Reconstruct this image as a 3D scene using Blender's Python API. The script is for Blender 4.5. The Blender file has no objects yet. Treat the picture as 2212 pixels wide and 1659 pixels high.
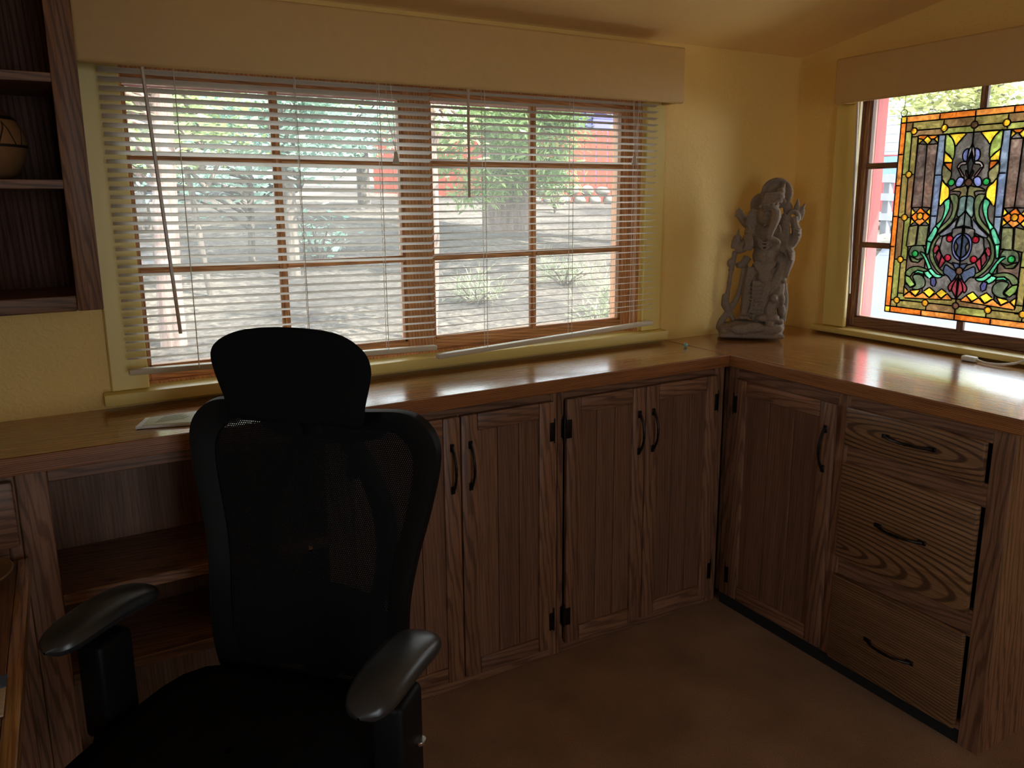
import bpy, bmesh, math, random
import numpy as np
from mathutils import Vector, Matrix
random.seed(7); np.random.seed(7)
S = bpy.context.scene
COL = S.collection
R = math.radians
# ------------------------------------------------------------------ camera
cd = bpy.data.cameras.new('camera'); cam = bpy.data.objects.new('camera', cd); COL.objects.link(cam)
cd.sensor_fit = 'HORIZONTAL'; cd.sensor_width = 36.0; cd.lens = 1673.81*36/2212
cd.shift_x = 14.5/2212; cd.shift_y = -64.3/2212; cd.clip_start = .02; cd.clip_end = 300
_r = Vector((.8677985, -.49684773, -.00825176)); _u = Vector((.10424211, .16578351, .98063725)); _f = Vector((.48585939, .85185571, -.19565913))
cam.matrix_world = Matrix(((_r.x, _u.x, -_f.x, -2.47214), (_r.y, _u.y, -_f.y, -2.08688), (_r.z, _u.z, -_f.z, 1.37253), (0, 0, 0, 1)))
S.camera = cam
# ------------------------------------------------------------------ world, sun, exposure
S.view_settings.view_transform = 'Standard'; S.view_settings.look = 'None'; S.view_settings.gamma = 1; S.view_settings.use_curve_mapping = False
S.view_settings.exposure = 1.05
w = bpy.data.worlds.new('sky'); S.world = w; w.use_nodes = True
bg = w.node_tree.nodes['Background']; bg.inputs[0].default_value = (.86, .93, 1.0, 1); bg.inputs[1].default_value = 3.6
sd = bpy.data.lights.new('sun', 'SUN'); sun = bpy.data.objects.new('sun', sd); COL.objects.link(sun)
sd.energy = 11.5; sd.angle = R(.6); sd.color = (1, .95, .86)
sun.rotation_euler = Vector((-.42, .62, -1.0)).to_track_quat('-Z', 'Y').to_euler()
def portal(name, loc, target, sx, sy):
    l = bpy.data.lights.new(name, 'AREA'); l.shape = 'RECTANGLE'; l.size = sx; l.size_y = sy; l.cycles.is_portal = True
    o = bpy.data.objects.new(name, l); COL.objects.link(o); o.location = loc
    o.rotation_euler = (Vector(target)-Vector(loc)).to_track_quat('-Z', 'Z').to_euler()
portal('portal_1', (-1.54, .16, 1.3), (-1.54, -1, 1.3), 1.62, .82)
portal('portal_2', (.16, -.65, 1.3), (-1, -.65, 1.3), .8, .82)
portal('portal_3', (-4.5, -2.5, 1.45), (-3, -2.5, 1.45), .82, 1.12)
portal('portal_4', (-2.05, -4.6, 1.08), (-2.05, -3, 1.08), .92, 2.1)
try:
    S.cycles.max_bounces = 7; S.cycles.diffuse_bounces = 5; S.cycles.glossy_bounces = 3; S.cycles.transmission_bounces = 5; S.cycles.transparent_max_bounces = 14; S.cycles.caustics_reflective = False; S.cycles.caustics_refractive = False
except Exception: pass
# ------------------------------------------------------------------ materials
def srgb(r, g, b):
    f = lambda c: (c/255/12.92 if c/255 <= .04045 else ((c/255+.055)/1.055)**2.4)
    return (f(r), f(g), f(b), 1)
def newmat(name):
    m = bpy.data.materials.new(name); m.use_nodes = True
    nt = m.node_tree; return m, nt, nt.nodes['Principled BSDF']
def N(nt, t, **kw):
    n = nt.nodes.new(t)
    for k, v in kw.items():
        if k in n.inputs: n.inputs[k].default_value = v
        else: setattr(n, k, v)
    return n
def ramp(nt, stops):
    n = nt.nodes.new('ShaderNodeValToRGB'); e = n.color_ramp.elements
    while len(e) < len(stops): e.new(.5)
    for i, (p, c) in enumerate(stops):
        e[i].position = p; e[i].color = c if len(c) == 4 else (*c, 1)
    return n
def bump(nt, bs, h, strength, dist):
    b = N(nt, 'ShaderNodeBump', Strength=strength, Distance=dist); nt.links.new(h, b.inputs['Height']); nt.links.new(b.outputs[0], bs.inputs['Normal'])
def plain(name, col, rough=.5, metal=0, spec=.5, noise=0, nscale=60, bstr=0, bdist=.002, coat=0):
    m, nt, bs = newmat(name)
    bs.inputs['Base Color'].default_value = (*col[:3], 1); bs.inputs['Roughness'].default_value = rough; bs.inputs['Metallic'].default_value = metal
    bs.inputs['Specular IOR Level'].default_value = spec
    if coat: bs.inputs['Coat Weight'].default_value = coat; bs.inputs['Coat Roughness'].default_value = .15
    if noise or bstr:
        tc = N(nt, 'ShaderNodeTexCoord'); nz = N(nt, 'ShaderNodeTexNoise', Scale=nscale, Detail=5.0, Roughness=.6)
        nt.links.new(tc.outputs['Object'], nz.inputs['Vector'])
        if noise:
            c = [max(0, x*(1-noise)) for x in col[:3]]; d = [min(1, x*(1+noise)) for x in col[:3]]
            rp = ramp(nt, [(.3, c), (.7, d)]); nt.links.new(nz.outputs[0], rp.inputs[0]); nt.links.new(rp.outputs[0], bs.inputs['Base Color'])
        if bstr: bump(nt, bs, nz.outputs[0], bstr, bdist)
    return m
def wood(name, axis, light, dark, rings=14, rough=.42, coat=0.0, distort=5, squash=.10, pore=1.0, spec=.5, contrast=.75, bstr=.12, bdir='DIAGONAL'):
    m, nt, bs = newmat(name); L = nt.links.new
    tc = N(nt, 'ShaderNodeTexCoord'); oi = N(nt, 'ShaderNodeObjectInfo')
    mul = N(nt, 'ShaderNodeVectorMath', operation='MULTIPLY_ADD'); mul.inputs[1].default_value = (3.1, 4.7, 6.3)
    L(oi.outputs['Random'], mul.inputs[0]); L(tc.outputs['Object'], mul.inputs[2])
    mp = N(nt, 'ShaderNodeMapping'); sc = [1, 1, 1]; sc[axis] = squash; mp.inputs['Scale'].default_value = sc
    L(mul.outputs[0], mp.inputs[0])
    wv = N(nt, 'ShaderNodeTexWave', Scale=rings, Distortion=distort, Detail=2.0); wv.wave_type = 'BANDS'; wv.bands_direction = bdir
    wv.inputs['Detail Scale'].default_value = .9; wv.inputs['Detail Roughness'].default_value = .5
    L(mp.outputs[0], wv.inputs['Vector'])
    mp2 = N(nt, 'ShaderNodeMapping'); s2 = [1, 1, 1]; s2[axis] = .03; mp2.inputs['Scale'].default_value = s2; L(mul.outputs[0], mp2.inputs[0])
    nz = N(nt, 'ShaderNodeTexNoise', Scale=330.0, Detail=3.0); L(mp2.outputs[0], nz.inputs['Vector'])
    nz2 = N(nt, 'ShaderNodeTexNoise', Scale=40.0, Detail=3.0); L(mp2.outputs[0], nz2.inputs['Vector'])
    d2 = [dark[i]*contrast+light[i]*(1-contrast) for i in range(3)]
    r1 = ramp(nt, [(0.0, light[:3]), (.55, light[:3]), (.9, d2), (1.0, d2)]); L(wv.outputs[0], r1.inputs[0])
    r2 = ramp(nt, [(.30, (.6, .57, .54)), (.52, (1, 1, 1))]); L(nz.outputs[0], r2.inputs[0])
    r3 = ramp(nt, [(.3, (.78, .76, .74)), (.7, (1.12, 1.1, 1.08))]); L(nz2.outputs[0], r3.inputs[0])
    mx = N(nt, 'ShaderNodeMix', data_type='RGBA', blend_type='MULTIPLY'); mx.inputs[0].default_value = pore
    L(r1.outputs[0], mx.inputs[6]); L(r2.outputs[0], mx.inputs[7])
    mx2 = N(nt, 'ShaderNodeMix', data_type='RGBA', blend_type='MULTIPLY'); mx2.inputs[0].default_value = 1
    L(mx.outputs[2], mx2.inputs[6]); L(r3.outputs[0], mx2.inputs[7])
    rr = ramp(nt, [(0, (.86, .86, .86)), (1, (1.1, 1.08, 1.06))]); L(oi.outputs['Random'], rr.inputs[0])
    mx3 = N(nt, 'ShaderNodeMix', data_type='RGBA', blend_type='MULTIPLY'); mx3.inputs[0].default_value = 1
    L(mx2.outputs[2], mx3.inputs[6]); L(rr.outputs[0], mx3.inputs[7])
    L(mx3.outputs[2], bs.inputs['Base Color'])
    bs.inputs['Roughness'].default_value = rough; bs.inputs['Specular IOR Level'].default_value = spec
    if coat: bs.inputs['Coat Weight'].default_value = coat; bs.inputs['Coat Roughness'].default_value = .12
    if bstr: bump(nt, bs, r2.outputs[0], bstr, .001)
    return m
WL, WD = srgb(144, 102, 76), srgb(98, 66, 47)          # cabinet oak
CL, CDK = srgb(182, 132, 82), srgb(132, 88, 50)        # worktop oak
M = {}
for i, a in enumerate('xyz'):
    M['oak_'+a] = wood('oak_'+a, i, WL, WD, rings=34, distort=9, rough=.45)
    M['top_'+a] = wood('top_'+a, i, CL, CDK, rings=36, distort=6, rough=.20, coat=.45, squash=.06, bstr=.10)
    M['win_'+a] = wood('window_wood_'+a, i, srgb(216, 156, 102), srgb(180, 120, 74), rings=60, distort=3, rough=.5)
    M['winb_'+a] = wood('dark_window_wood_'+a, i, srgb(150, 106, 78), srgb(116, 78, 54), rings=60, distort=3, rough=.5)
    M['panel_'+a] = wood('oak_panel_'+a, i, srgb(130, 92, 69), srgb(107, 72, 52), rings=60, distort=3, rough=.45, squash=.04, contrast=.5)
    M['shelf_'+a] = wood('shelf_oak_'+a, i, srgb(132, 92, 62), srgb(82, 54, 35), rings=50, distort=6, rough=.5)
def ringwood(name, centre, squash=.17, sc=24):
    m = wood(name, 1, srgb(142, 104, 70), srgb(70, 44, 28), rings=sc, distort=3.4, rough=.42, squash=squash, contrast=.8)
    nt = m.node_tree; wv = [n for n in nt.nodes if n.type == 'TEX_WAVE'][0]; wv.wave_type = 'RINGS'; wv.rings_direction = 'X'; wv.inputs['Detail Scale'].default_value = .5
    mp = [n for n in nt.nodes if n.type == 'MAPPING'][0]; tc = [n for n in nt.nodes if n.type == 'TEX_COORD'][0]
    sub = N(nt, 'ShaderNodeVectorMath', operation='SUBTRACT'); sub.inputs[1].default_value = centre; nt.links.new(tc.outputs['Object'], sub.inputs[0]); nt.links.new(sub.outputs[0], mp.inputs[0]); return m
DRW = [ringwood('oak_drawer_front_a', (0, -.185, .752), .17, 30), ringwood('oak_drawer_front_b', (0, -.02, .40), .20, 26), ringwood('oak_drawer_front_c', (0, .25, .02), .10, 44)]
M['edge_x'] = wood('top_edge_x', 0, srgb(160, 102, 58), srgb(82, 46, 24), rings=75, distort=3, rough=.34, coat=.15, squash=.04, bdir='Z')
M['edge_y'] = wood('top_edge_y', 1, srgb(160, 104, 58), srgb(82, 46, 24), rings=75, distort=3, rough=.34, coat=.15, squash=.04, bdir='Z')
def wallmat(name, col, bs_=.25):
    m, nt, bs = newmat(name); L = nt.links.new
    bs.inputs['Base Color'].default_value = (*col[:3], 1); bs.inputs['Roughness'].default_value = .55
    tc = N(nt, 'ShaderNodeTexCoord'); nz = N(nt, 'ShaderNodeTexNoise', Scale=55.0, Detail=4.0, Distortion=1.2); L(tc.outputs['Object'], nz.inputs['Vector'])
    r = ramp(nt, [(.42, (0, 0, 0)), (.62, (1, 1, 1))]); L(nz.outputs[0], r.inputs[0]); bump(nt, bs, r.outputs[0], bs_, .003)
    return m
M['wall'] = wallmat('yellow_wall_paint', srgb(246, 208, 122))
M['ceil'] = wallmat('ceiling_paint', srgb(255, 222, 156), .1)
M['trim'] = plain('yellow_trim_paint', srgb(232, 206, 120), .4)
M['valance'] = plain('valance_paint', srgb(212, 174, 112), .6, noise=.03, nscale=40, bstr=.1, bdist=.002)
M['slat'] = plain('white_slat_enamel', srgb(226, 218, 206), .38)
def vinyl():
    m, nt, bs = newmat('white_vinyl_slat'); c = srgb(244, 240, 234); bs.inputs['Base Color'].default_value = c; bs.inputs['Roughness'].default_value = .4
    tl = N(nt, 'ShaderNodeBsdfTranslucent'); tl.inputs[0].default_value = c; mx = N(nt, 'ShaderNodeMixShader'); mx.inputs[0].default_value = .72
    nt.links.new(bs.outputs[0], mx.inputs[1]); nt.links.new(tl.outputs[0], mx.inputs[2]); nt.links.new(mx.outputs[0], nt.nodes['Material Output'].inputs[0]); return m
M['vinyl'] = vinyl()
M['rail'] = plain('beige_rail', srgb(204, 190, 162), .45)
M['cord'] = plain('white_cord', srgb(222, 216, 204), .7)
M['wand'] = plain('wand_plastic', srgb(196, 176, 152), .3)
M['black_fabric'] = plain('black_fabric', (.007, .007, .0072), .95, spec=.08, noise=.3, nscale=900, bstr=.3, bdist=.001)
M['black_plastic'] = plain('black_plastic', (.006, .006, .0062), .5, spec=.15)
M['arm_pad'] = plain('black_arm_pad', (.022, .023, .025), .33, spec=.7, noise=.1, nscale=500, bstr=.05, bdist=.0005)
M['iron'] = plain('aged_black_iron', (.018, .014, .012), .35, metal=.7, noise=.3, nscale=80)
M['dark'] = plain('recess_shade_black', (.01, .008, .007), .9)
M['chrome'] = plain('chrome', (.6, .6, .6), .2, metal=1)
M['stone'] = plain('carved_grey_stone', srgb(136, 119, 103), .85, noise=.2, nscale=160, bstr=.6, bdist=.002)
M['lead'] = plain('lead_came', (.012, .012, .013), .45, metal=.6)
M['red_trim'] = plain('red_exterior_paint', srgb(150, 44, 48), .6)
M['wcable'] = plain('white_cable', srgb(225, 220, 205), .45)
M['bcable'] = plain('black_cable', (.01, .01, .01), .5)
def carpet():
    m, nt, bs = newmat('brown_carpet'); L = nt.links.new
    tc = N(nt, 'ShaderNodeTexCoord'); n1 = N(nt, 'ShaderNodeTexNoise', Scale=5.0, Detail=4.0); n2 = N(nt, 'ShaderNodeTexNoise', Scale=420.0, Detail=3.0)
    L(tc.outputs['Object'], n1.inputs['Vector']); L(tc.outputs['Object'], n2.inputs['Vector'])
    a = ramp(nt, [(.3, srgb(150, 118, 94)), (.7, srgb(178, 142, 114))]); b = ramp(nt, [(.3, (.6, .6, .6)), (.7, (1.2, 1.2, 1.2))])
    L(n1.outputs[0], a.inputs[0]); L(n2.outputs[0], b.inputs[0])
    mx = N(nt, 'ShaderNodeMix', data_type='RGBA', blend_type='MULTIPLY'); mx.inputs[0].default_value = 1; L(a.outputs[0], mx.inputs[6]); L(b.outputs[0], mx.inputs[7]); L(mx.outputs[2], bs.inputs['Base Color'])
    bs.inputs['Roughness'].default_value = 1; bs.inputs['Specular IOR Level'].default_value = .1
    bump(nt, bs, n2.outputs[0], .6, .004); return m
M['carpet'] = carpet()
def panemat(haze_mix=.055):
    m = bpy.data.materials.new('window_glass'); m.use_nodes = True; nt = m.node_tree; nt.nodes.clear(); L = nt.links.new
    o = N(nt, 'ShaderNodeOutputMaterial'); mx = N(nt, 'ShaderNodeMixShader'); t = N(nt, 'ShaderNodeBsdfTransparent'); t.inputs[0].default_value = (.97, .985, .98, 1)
    g = N(nt, 'ShaderNodeBsdfGlossy', Roughness=.02); fr = N(nt, 'ShaderNodeFresnel', IOR=1.4)
    haze = N(nt, 'ShaderNodeBsdfTranslucent'); haze.inputs[0].default_value = (.95, .95, .95, 1); dm = N(nt, 'ShaderNodeMixShader'); dm.inputs[0].default_value = haze_mix  # translucent share mixes a veil of bright haze into the glass
    L(t.outputs[0], dm.inputs[1]); L(haze.outputs[0], dm.inputs[2])
    L(fr.outputs[0], mx.inputs[0]); L(dm.outputs[0], mx.inputs[1]); L(g.outputs[0], mx.inputs[2]); L(mx.outputs[0], o.inputs[0]); return m
M['pane'] = panemat(); M['low_haze_pane'] = panemat(.02)
_gl = {}
def stained(col, see=.35, key=None):
    k = (col, see)
    if k in _gl: return _gl[k]
    m = bpy.data.materials.new('stained_glass'); m.use_nodes = True; nt = m.node_tree; nt.nodes.clear(); L = nt.links.new
    c = tuple(x**.43 for x in srgb(*col))
    tc = N(nt, 'ShaderNodeTexCoord'); nz = N(nt, 'ShaderNodeTexNoise', Scale=45.0, Detail=5.0, Distortion=1.5); L(tc.outputs['Object'], nz.inputs['Vector'])
    rp = ramp(nt, [(.3, tuple(x*.6 for x in c[:3])), (.55, c[:3]), (.75, tuple(min(1, x*1.5+.01) for x in c[:3]))]); L(nz.outputs[0], rp.inputs[0])
    o = N(nt, 'ShaderNodeOutputMaterial'); mx = N(nt, 'ShaderNodeMixShader'); mx.inputs[0].default_value = see
    t = N(nt, 'ShaderNodeBsdfTransparent'); tl = N(nt, 'ShaderNodeBsdfTranslucent'); g = N(nt, 'ShaderNodeBsdfGlossy', Roughness=.12); m2 = N(nt, 'ShaderNodeMixShader'); m2.inputs[0].default_value = .05
    L(rp.outputs[0], t.inputs[0]); L(rp.outputs[0], tl.inputs[0]); L(tl.outputs[0], mx.inputs[1]); L(t.outputs[0], mx.inputs[2])
    bp = N(nt, 'ShaderNodeBump', Strength=.5, Distance=.004); L(nz.outputs[0], bp.inputs['Height']); L(bp.outputs[0], g.inputs['Normal'])
    L(mx.outputs[0], m2.inputs[1]); L(g.outputs[0], m2.inputs[2]); L(m2.outputs[0], o.inputs[0]); _gl[k] = m; return m
def meshfab():
    m = bpy.data.materials.new('black_mesh_fabric'); m.use_nodes = True; nt = m.node_tree; L = nt.links.new
    bs = nt.nodes['Principled BSDF']; bs.inputs['Base Color'].default_value = (.008, .008, .008, 1); bs.inputs['Roughness'].default_value = .9; bs.inputs['Specular IOR Level'].default_value = .08
    tc = N(nt, 'ShaderNodeTexCoord'); sp = N(nt, 'ShaderNodeSeparateXYZ'); L(tc.outputs['Object'], sp.inputs[0])
    def sn(out, f):
        a = N(nt, 'ShaderNodeMath', operation='MULTIPLY'); a.inputs[1].default_value = f; L(out, a.inputs[0])
        b = N(nt, 'ShaderNodeMath', operation='SINE'); L(a.outputs[0], b.inputs[0]); return b
    a = sn(sp.outputs[0], 2*math.pi/.0042); b = sn(sp.outputs[2], 2*math.pi/.0075)
    p = N(nt, 'ShaderNodeMath', operation='MULTIPLY'); L(a.outputs[0], p.inputs[0]); L(b.outputs[0], p.inputs[1])
    g = N(nt, 'ShaderNodeMath', operation='GREATER_THAN'); g.inputs[1].default_value = .7; L(p.outputs[0], g.inputs[0])
    t = N(nt, 'ShaderNodeBsdfTransparent'); mx = N(nt, 'ShaderNodeMixShader'); L(g.outputs[0], mx.inputs[0]); L(bs.outputs[0], mx.inputs[1]); L(t.outputs[0], mx.inputs[2])
    L(mx.outputs[0], nt.nodes['Material Output'].inputs[0]); return m
M['mesh'] = meshfab()
# ------------------------------------------------------------------ mesh helpers
ORI = {}
class MB:
    def __init__(s): s.v = []; s.f = []
    def add(s, vs, fs):
        o = len(s.v); s.v += [tuple(p) for p in vs]; s.f += [tuple(i+o for i in q) for q in fs]; return s
    def bm(s, b):
        b.verts.index_update(); s.add([v.co[:] for v in b.verts], [[v.index for v in f.verts] for f in b.faces]); b.free(); return s
    def box(s, x0, x1, y0, y1, z0, z1, bev=0, seg=1):
        x0, x1 = sorted((x0, x1)); y0, y1 = sorted((y0, y1)); z0, z1 = sorted((z0, z1))
        if not bev:
            return s.add([(x0,y0,z0),(x1,y0,z0),(x1,y1,z0),(x0,y1,z0),(x0,y0,z1),(x1,y0,z1),(x1,y1,z1),(x0,y1,z1)],
                         [(3,2,1,0),(4,5,6,7),(0,1,5,4),(1,2,6,5),(2,3,7,6),(3,0,4,7)])
        b = bmesh.new(); bmesh.ops.create_cube(b, size=1)
        for v in b.verts: v.co = ((x0+x1)/2+v.co.x*(x1-x0), (y0+y1)/2+v.co.y*(y1-y0), (z0+z1)/2+v.co.z*(z1-z0))
        bmesh.ops.bevel(b, geom=b.edges[:], offset=min(bev, (x1-x0)*.45, (y1-y0)*.45, (z1-z0)*.45), segments=seg, affect='EDGES', profile=.5)
        return s.bm(b)
    def tube(s, pts, rad, n=8, flat=1.0, cap=True):
        pts = [Vector(p) for p in pts]; k = len(pts); rad = [rad]*k if not hasattr(rad, '__len__') else rad
        vs = []; up = None
        for i, p in enumerate(pts):
            t = (pts[min(i+1, k-1)]-pts[max(i-1, 0)])
            t = t.normalized() if t.length > 1e-9 else Vector((0, 0, 1))
            if up is None: up = Vector((0, 0, 1)) if abs(t.z) < .9 else Vector((0, 1, 0))
            a = t.cross(up)
            if a.length < 1e-6: a = t.orthogonal()
            a.normalize(); b = a.cross(t).normalized(); up = b
            for j in range(n):
                q = 2*math.pi*j/n; vs.append(p+a*math.cos(q)*rad[i]+b*math.sin(q)*rad[i]*flat)
        fs = [(i*n+j, i*n+(j+1) % n, (i+1)*n+(j+1) % n, (i+1)*n+j) for i in range(k-1) for j in range(n)]
        if cap: fs += [tuple(range(n-1, -1, -1)), tuple((k-1)*n+j for j in range(n))]
        return s.add(vs, fs)
    def lathe(s, prof, c=(0, 0, 0), n=32):
        vs = [(c[0]+r*math.cos(2*math.pi*j/n), c[1]+r*math.sin(2*math.pi*j/n), c[2]+z) for r, z in prof for j in range(n)]
        k = len(prof); fs = [(i*n+j, i*n+(j+1) % n, (i+1)*n+(j+1) % n, (i+1)*n+j) for i in range(k-1) for j in range(n)]
        fs += [tuple(range(n-1, -1, -1)), tuple((k-1)*n+j for j in range(n))]
        return s.add(vs, fs)
    def ell(s, c, r, rot=(0, 0, 0), sub=2):
        b = bmesh.new(); bmesh.ops.create_icosphere(b, subdivisions=sub, radius=1)
        m = Matrix.Translation(c) @ (Matrix.Rotation(rot[2], 4, 'Z') @ Matrix.Rotation(rot[1], 4, 'Y') @ Matrix.Rotation(rot[0], 4, 'X')) @ Matrix.Diagonal((*r, 1))
        b.transform(m); return s.bm(b)
    def prism(s, poly, ax, a0, a1):
        """poly = list of 2D points in the two axes other than ax"""
        n = len(poly)
        def p3(q, a):
            l = list(q); l.insert(ax, a); return l
        vs = [p3(q, a0) for q in poly]+[p3(q, a1) for q in poly]
        return s.add(vs, [tuple(range(n-1, -1, -1)), tuple(range(n, 2*n))]+[(i, (i+1) % n, n+(i+1) % n, n+i) for i in range(n)])
    def grid(s, P):   # P[i][j] rows of points
        m, n = len(P), len(P[0]); return s.add([p for r in P for p in r], [(i*n+j, i*n+j+1, (i+1)*n+j+1, (i+1)*n+j) for i in range(m-1) for j in range(n-1)])
    def build(s, name, mat, parent=None, smooth=None, off=None):
        o_ = off if off is not None else (ORI.get(parent.name, (0, 0, 0)) if parent else None)
        if o_ is None:
            a = np.array(s.v); o_ = ((a[:, 0].min()+a[:, 0].max())/2, (a[:, 1].min()+a[:, 1].max())/2, a[:, 2].min())
        me = bpy.data.meshes.new(name); me.from_pydata([(x-o_[0], y-o_[1], z-o_[2]) for x, y, z in s.v], [], s.f)
        b = bmesh.new(); b.from_mesh(me); bmesh.ops.recalc_face_normals(b, faces=b.faces[:]); b.to_mesh(me); b.free()
        if smooth is not None:
            for q in me.polygons: q.use_smooth = True
            me.set_sharp_from_angle(angle=R(smooth))
        me.materials.append(M[mat] if isinstance(mat, str) else mat)
        o = bpy.data.objects.new(name, me); COL.objects.link(o); ORI[o.name] = o_
        if parent: o.parent = parent
        else: o.location = o_
        return o
def tag(o, label=None, cat=None, group=None, kind=None):
    if label: o['label'] = label
    if cat: o['category'] = cat
    if group: o['group'] = group
    if kind: o['kind'] = kind
    return o
def thing(name, label, cat, loc, rz=None, group=None, kind=None):
    o = bpy.data.objects.new(name, None); COL.objects.link(o); o.location = loc; o.empty_display_size = .05
    if rz is not None: o.rotation_euler = (0, 0, rz); ORI[o.name] = (0, 0, 0)
    else: ORI[o.name] = tuple(loc)
    return tag(o, label, cat, group, kind)
def linkcopy(o, parent, loc=(0, 0, 0), rot=(0, 0, 0)):
    c = o.copy(); COL.objects.link(c); c.parent = parent; c.location = loc; c.rotation_euler = rot; return c
def smoothpath(pts, k=6, closed=False):
    P = [Vector(p) for p in pts]; n = len(P); out = []
    rng = range(n) if closed else range(n-1)
    for i in rng:
        g = (lambda j: P[j % n]) if closed else (lambda j: P[max(0, min(n-1, j))])
        a, b, c, d = g(i-1), g(i), g(i+1), g(i+2)
        for t in range(k):
            t /= k; out.append(.5*((2*b)+(c-a)*t+(2*a-5*b+4*c-d)*t*t+(3*b-a-3*c+d)*t**3))
    if not closed: out.append(P[-1])
    return out
# ------------------------------------------------------------------ room shell
XL, YF, WT = -4.3, -4.4, .14
H = .877; T = .038                       # worktop height, thickness
zc = lambda y: 1.879-.172*y
def struct(o): return tag(o, kind='structure')
# wall A (back, y=0) with opening
WA = (-2.33, -.748, .905, 1.70)
m = MB(); ht = zc(0)+.02
m.box(XL-WT, WA[0], 0, WT, 0, ht); m.box(WA[1], WT, 0, WT, 0, ht); m.box(WA[0], WA[1], 0, WT, 0, WA[2]); m.box(WA[0], WA[1], 0, WT, WA[3], ht)
struct(m.build('wall_back', 'wall', off=(0, 0, 0)))
WB = (-1.075, -.232, .885, 1.78)
m = MB()
def gable(m, x0, x1, y0, y1): m.add([(x, y, z) for x in (x0, x1) for y, z in ((y0, 0), (y1, 0), (y1, zc(y1)+.02), (y0, zc(y0)+.02))], [(3,2,1,0),(4,5,6,7),(0,1,5,4),(1,2,6,5),(2,3,7,6),(3,0,4,7)])
gable(m, 0, WT, YF, WB[0]); gable(m, 0, WT, WB[1], 0); m.box(0, WT, WB[0], WB[1], 0, WB[2])
m.add([(x, y, z) for x in (0, WT) for y, z in ((WB[0], WB[3]), (WB[1], WB[3]), (WB[1], zc(WB[1])+.02), (WB[0], zc(WB[0])+.02))], [(3,2,1,0),(4,5,6,7),(0,1,5,4),(1,2,6,5),(2,3,7,6),(3,0,4,7)])
struct(m.build('wall_right', 'wall', off=(0, 0, 0)))
WC = (-2.9, -2.1, .9, 2.0)
m = MB(); gable(m, XL-WT, XL, YF, WC[0]); gable(m, XL-WT, XL, WC[1], 0); m.box(XL-WT, XL, WC[0], WC[1], 0, WC[2])
m.add([(x, y, z) for x in (XL-WT, XL) for y, z in ((WC[0], WC[3]), (WC[1], WC[3]), (WC[1], zc(WC[1])+.02), (WC[0], zc(WC[0])+.02))], [(3,2,1,0),(4,5,6,7),(0,1,5,4),(1,2,6,5),(2,3,7,6),(3,0,4,7)])
struct(m.build('wall_left', 'wall', off=(0, 0, 0)))
WE = (-2.5, -1.6, .05, 2.12); ME = (WE[0]+WE[1])/2
m = MB(); m.box(XL-WT, WE[0], YF-WT, YF, 0, zc(YF)+.05); m.box(WE[1], WT, YF-WT, YF, 0, zc(YF)+.05); m.box(WE[0], WE[1], YF-WT, YF, 0, WE[2]); m.box(WE[0], WE[1], YF-WT, YF, WE[3], zc(YF)+.05)
struct(m.build('wall_front', 'wall', off=(0, 0, 0)))
dr = thing('fill_door_1', 'added glazed double door for fill light, out of view behind the camera', None, (ME, YF-.07, .05), kind='structure')  # unseen door, added to let fill light in from behind
for (a, b) in ((WE[0], ME), (ME, WE[1])):
    f_ = MB(); f_.box(a, a+.08, YF-.09, YF-.05, .05, 2.12); f_.box(b-.08, b, YF-.09, YF-.05, .05, 2.12); f_.box(a+.08, b-.08, YF-.09, YF-.05, .05, .2); f_.box(a+.08, b-.08, YF-.09, YF-.05, 2.02, 2.12); f_.build('door_frame', 'win_z', dr)
    MB().box(a+.08, b-.08, YF-.0715, YF-.0685, .2, 2.02).build('pane', 'pane', dr)
struct(MB().box(XL-WT, WT, YF-WT, WT, -.12, 0).build('floor', 'carpet', off=(0, 0, 0)))
m = MB(); y0, y1 = YF-WT-.3, WT+.10
m.add([(x, y, z) for x in (XL-WT-.3, WT+.3) for y, z in ((y0, zc(y0)), (y1, zc(y1)), (y1, zc(y1)+.15), (y0, zc(y0)+.15))], [(3,2,1,0),(4,5,6,7),(0,1,5,4),(1,2,6,5),(2,3,7,6),(3,0,4,7)])
struct(m.build('ceiling', 'ceil', off=(0, 0, 0)))
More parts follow.
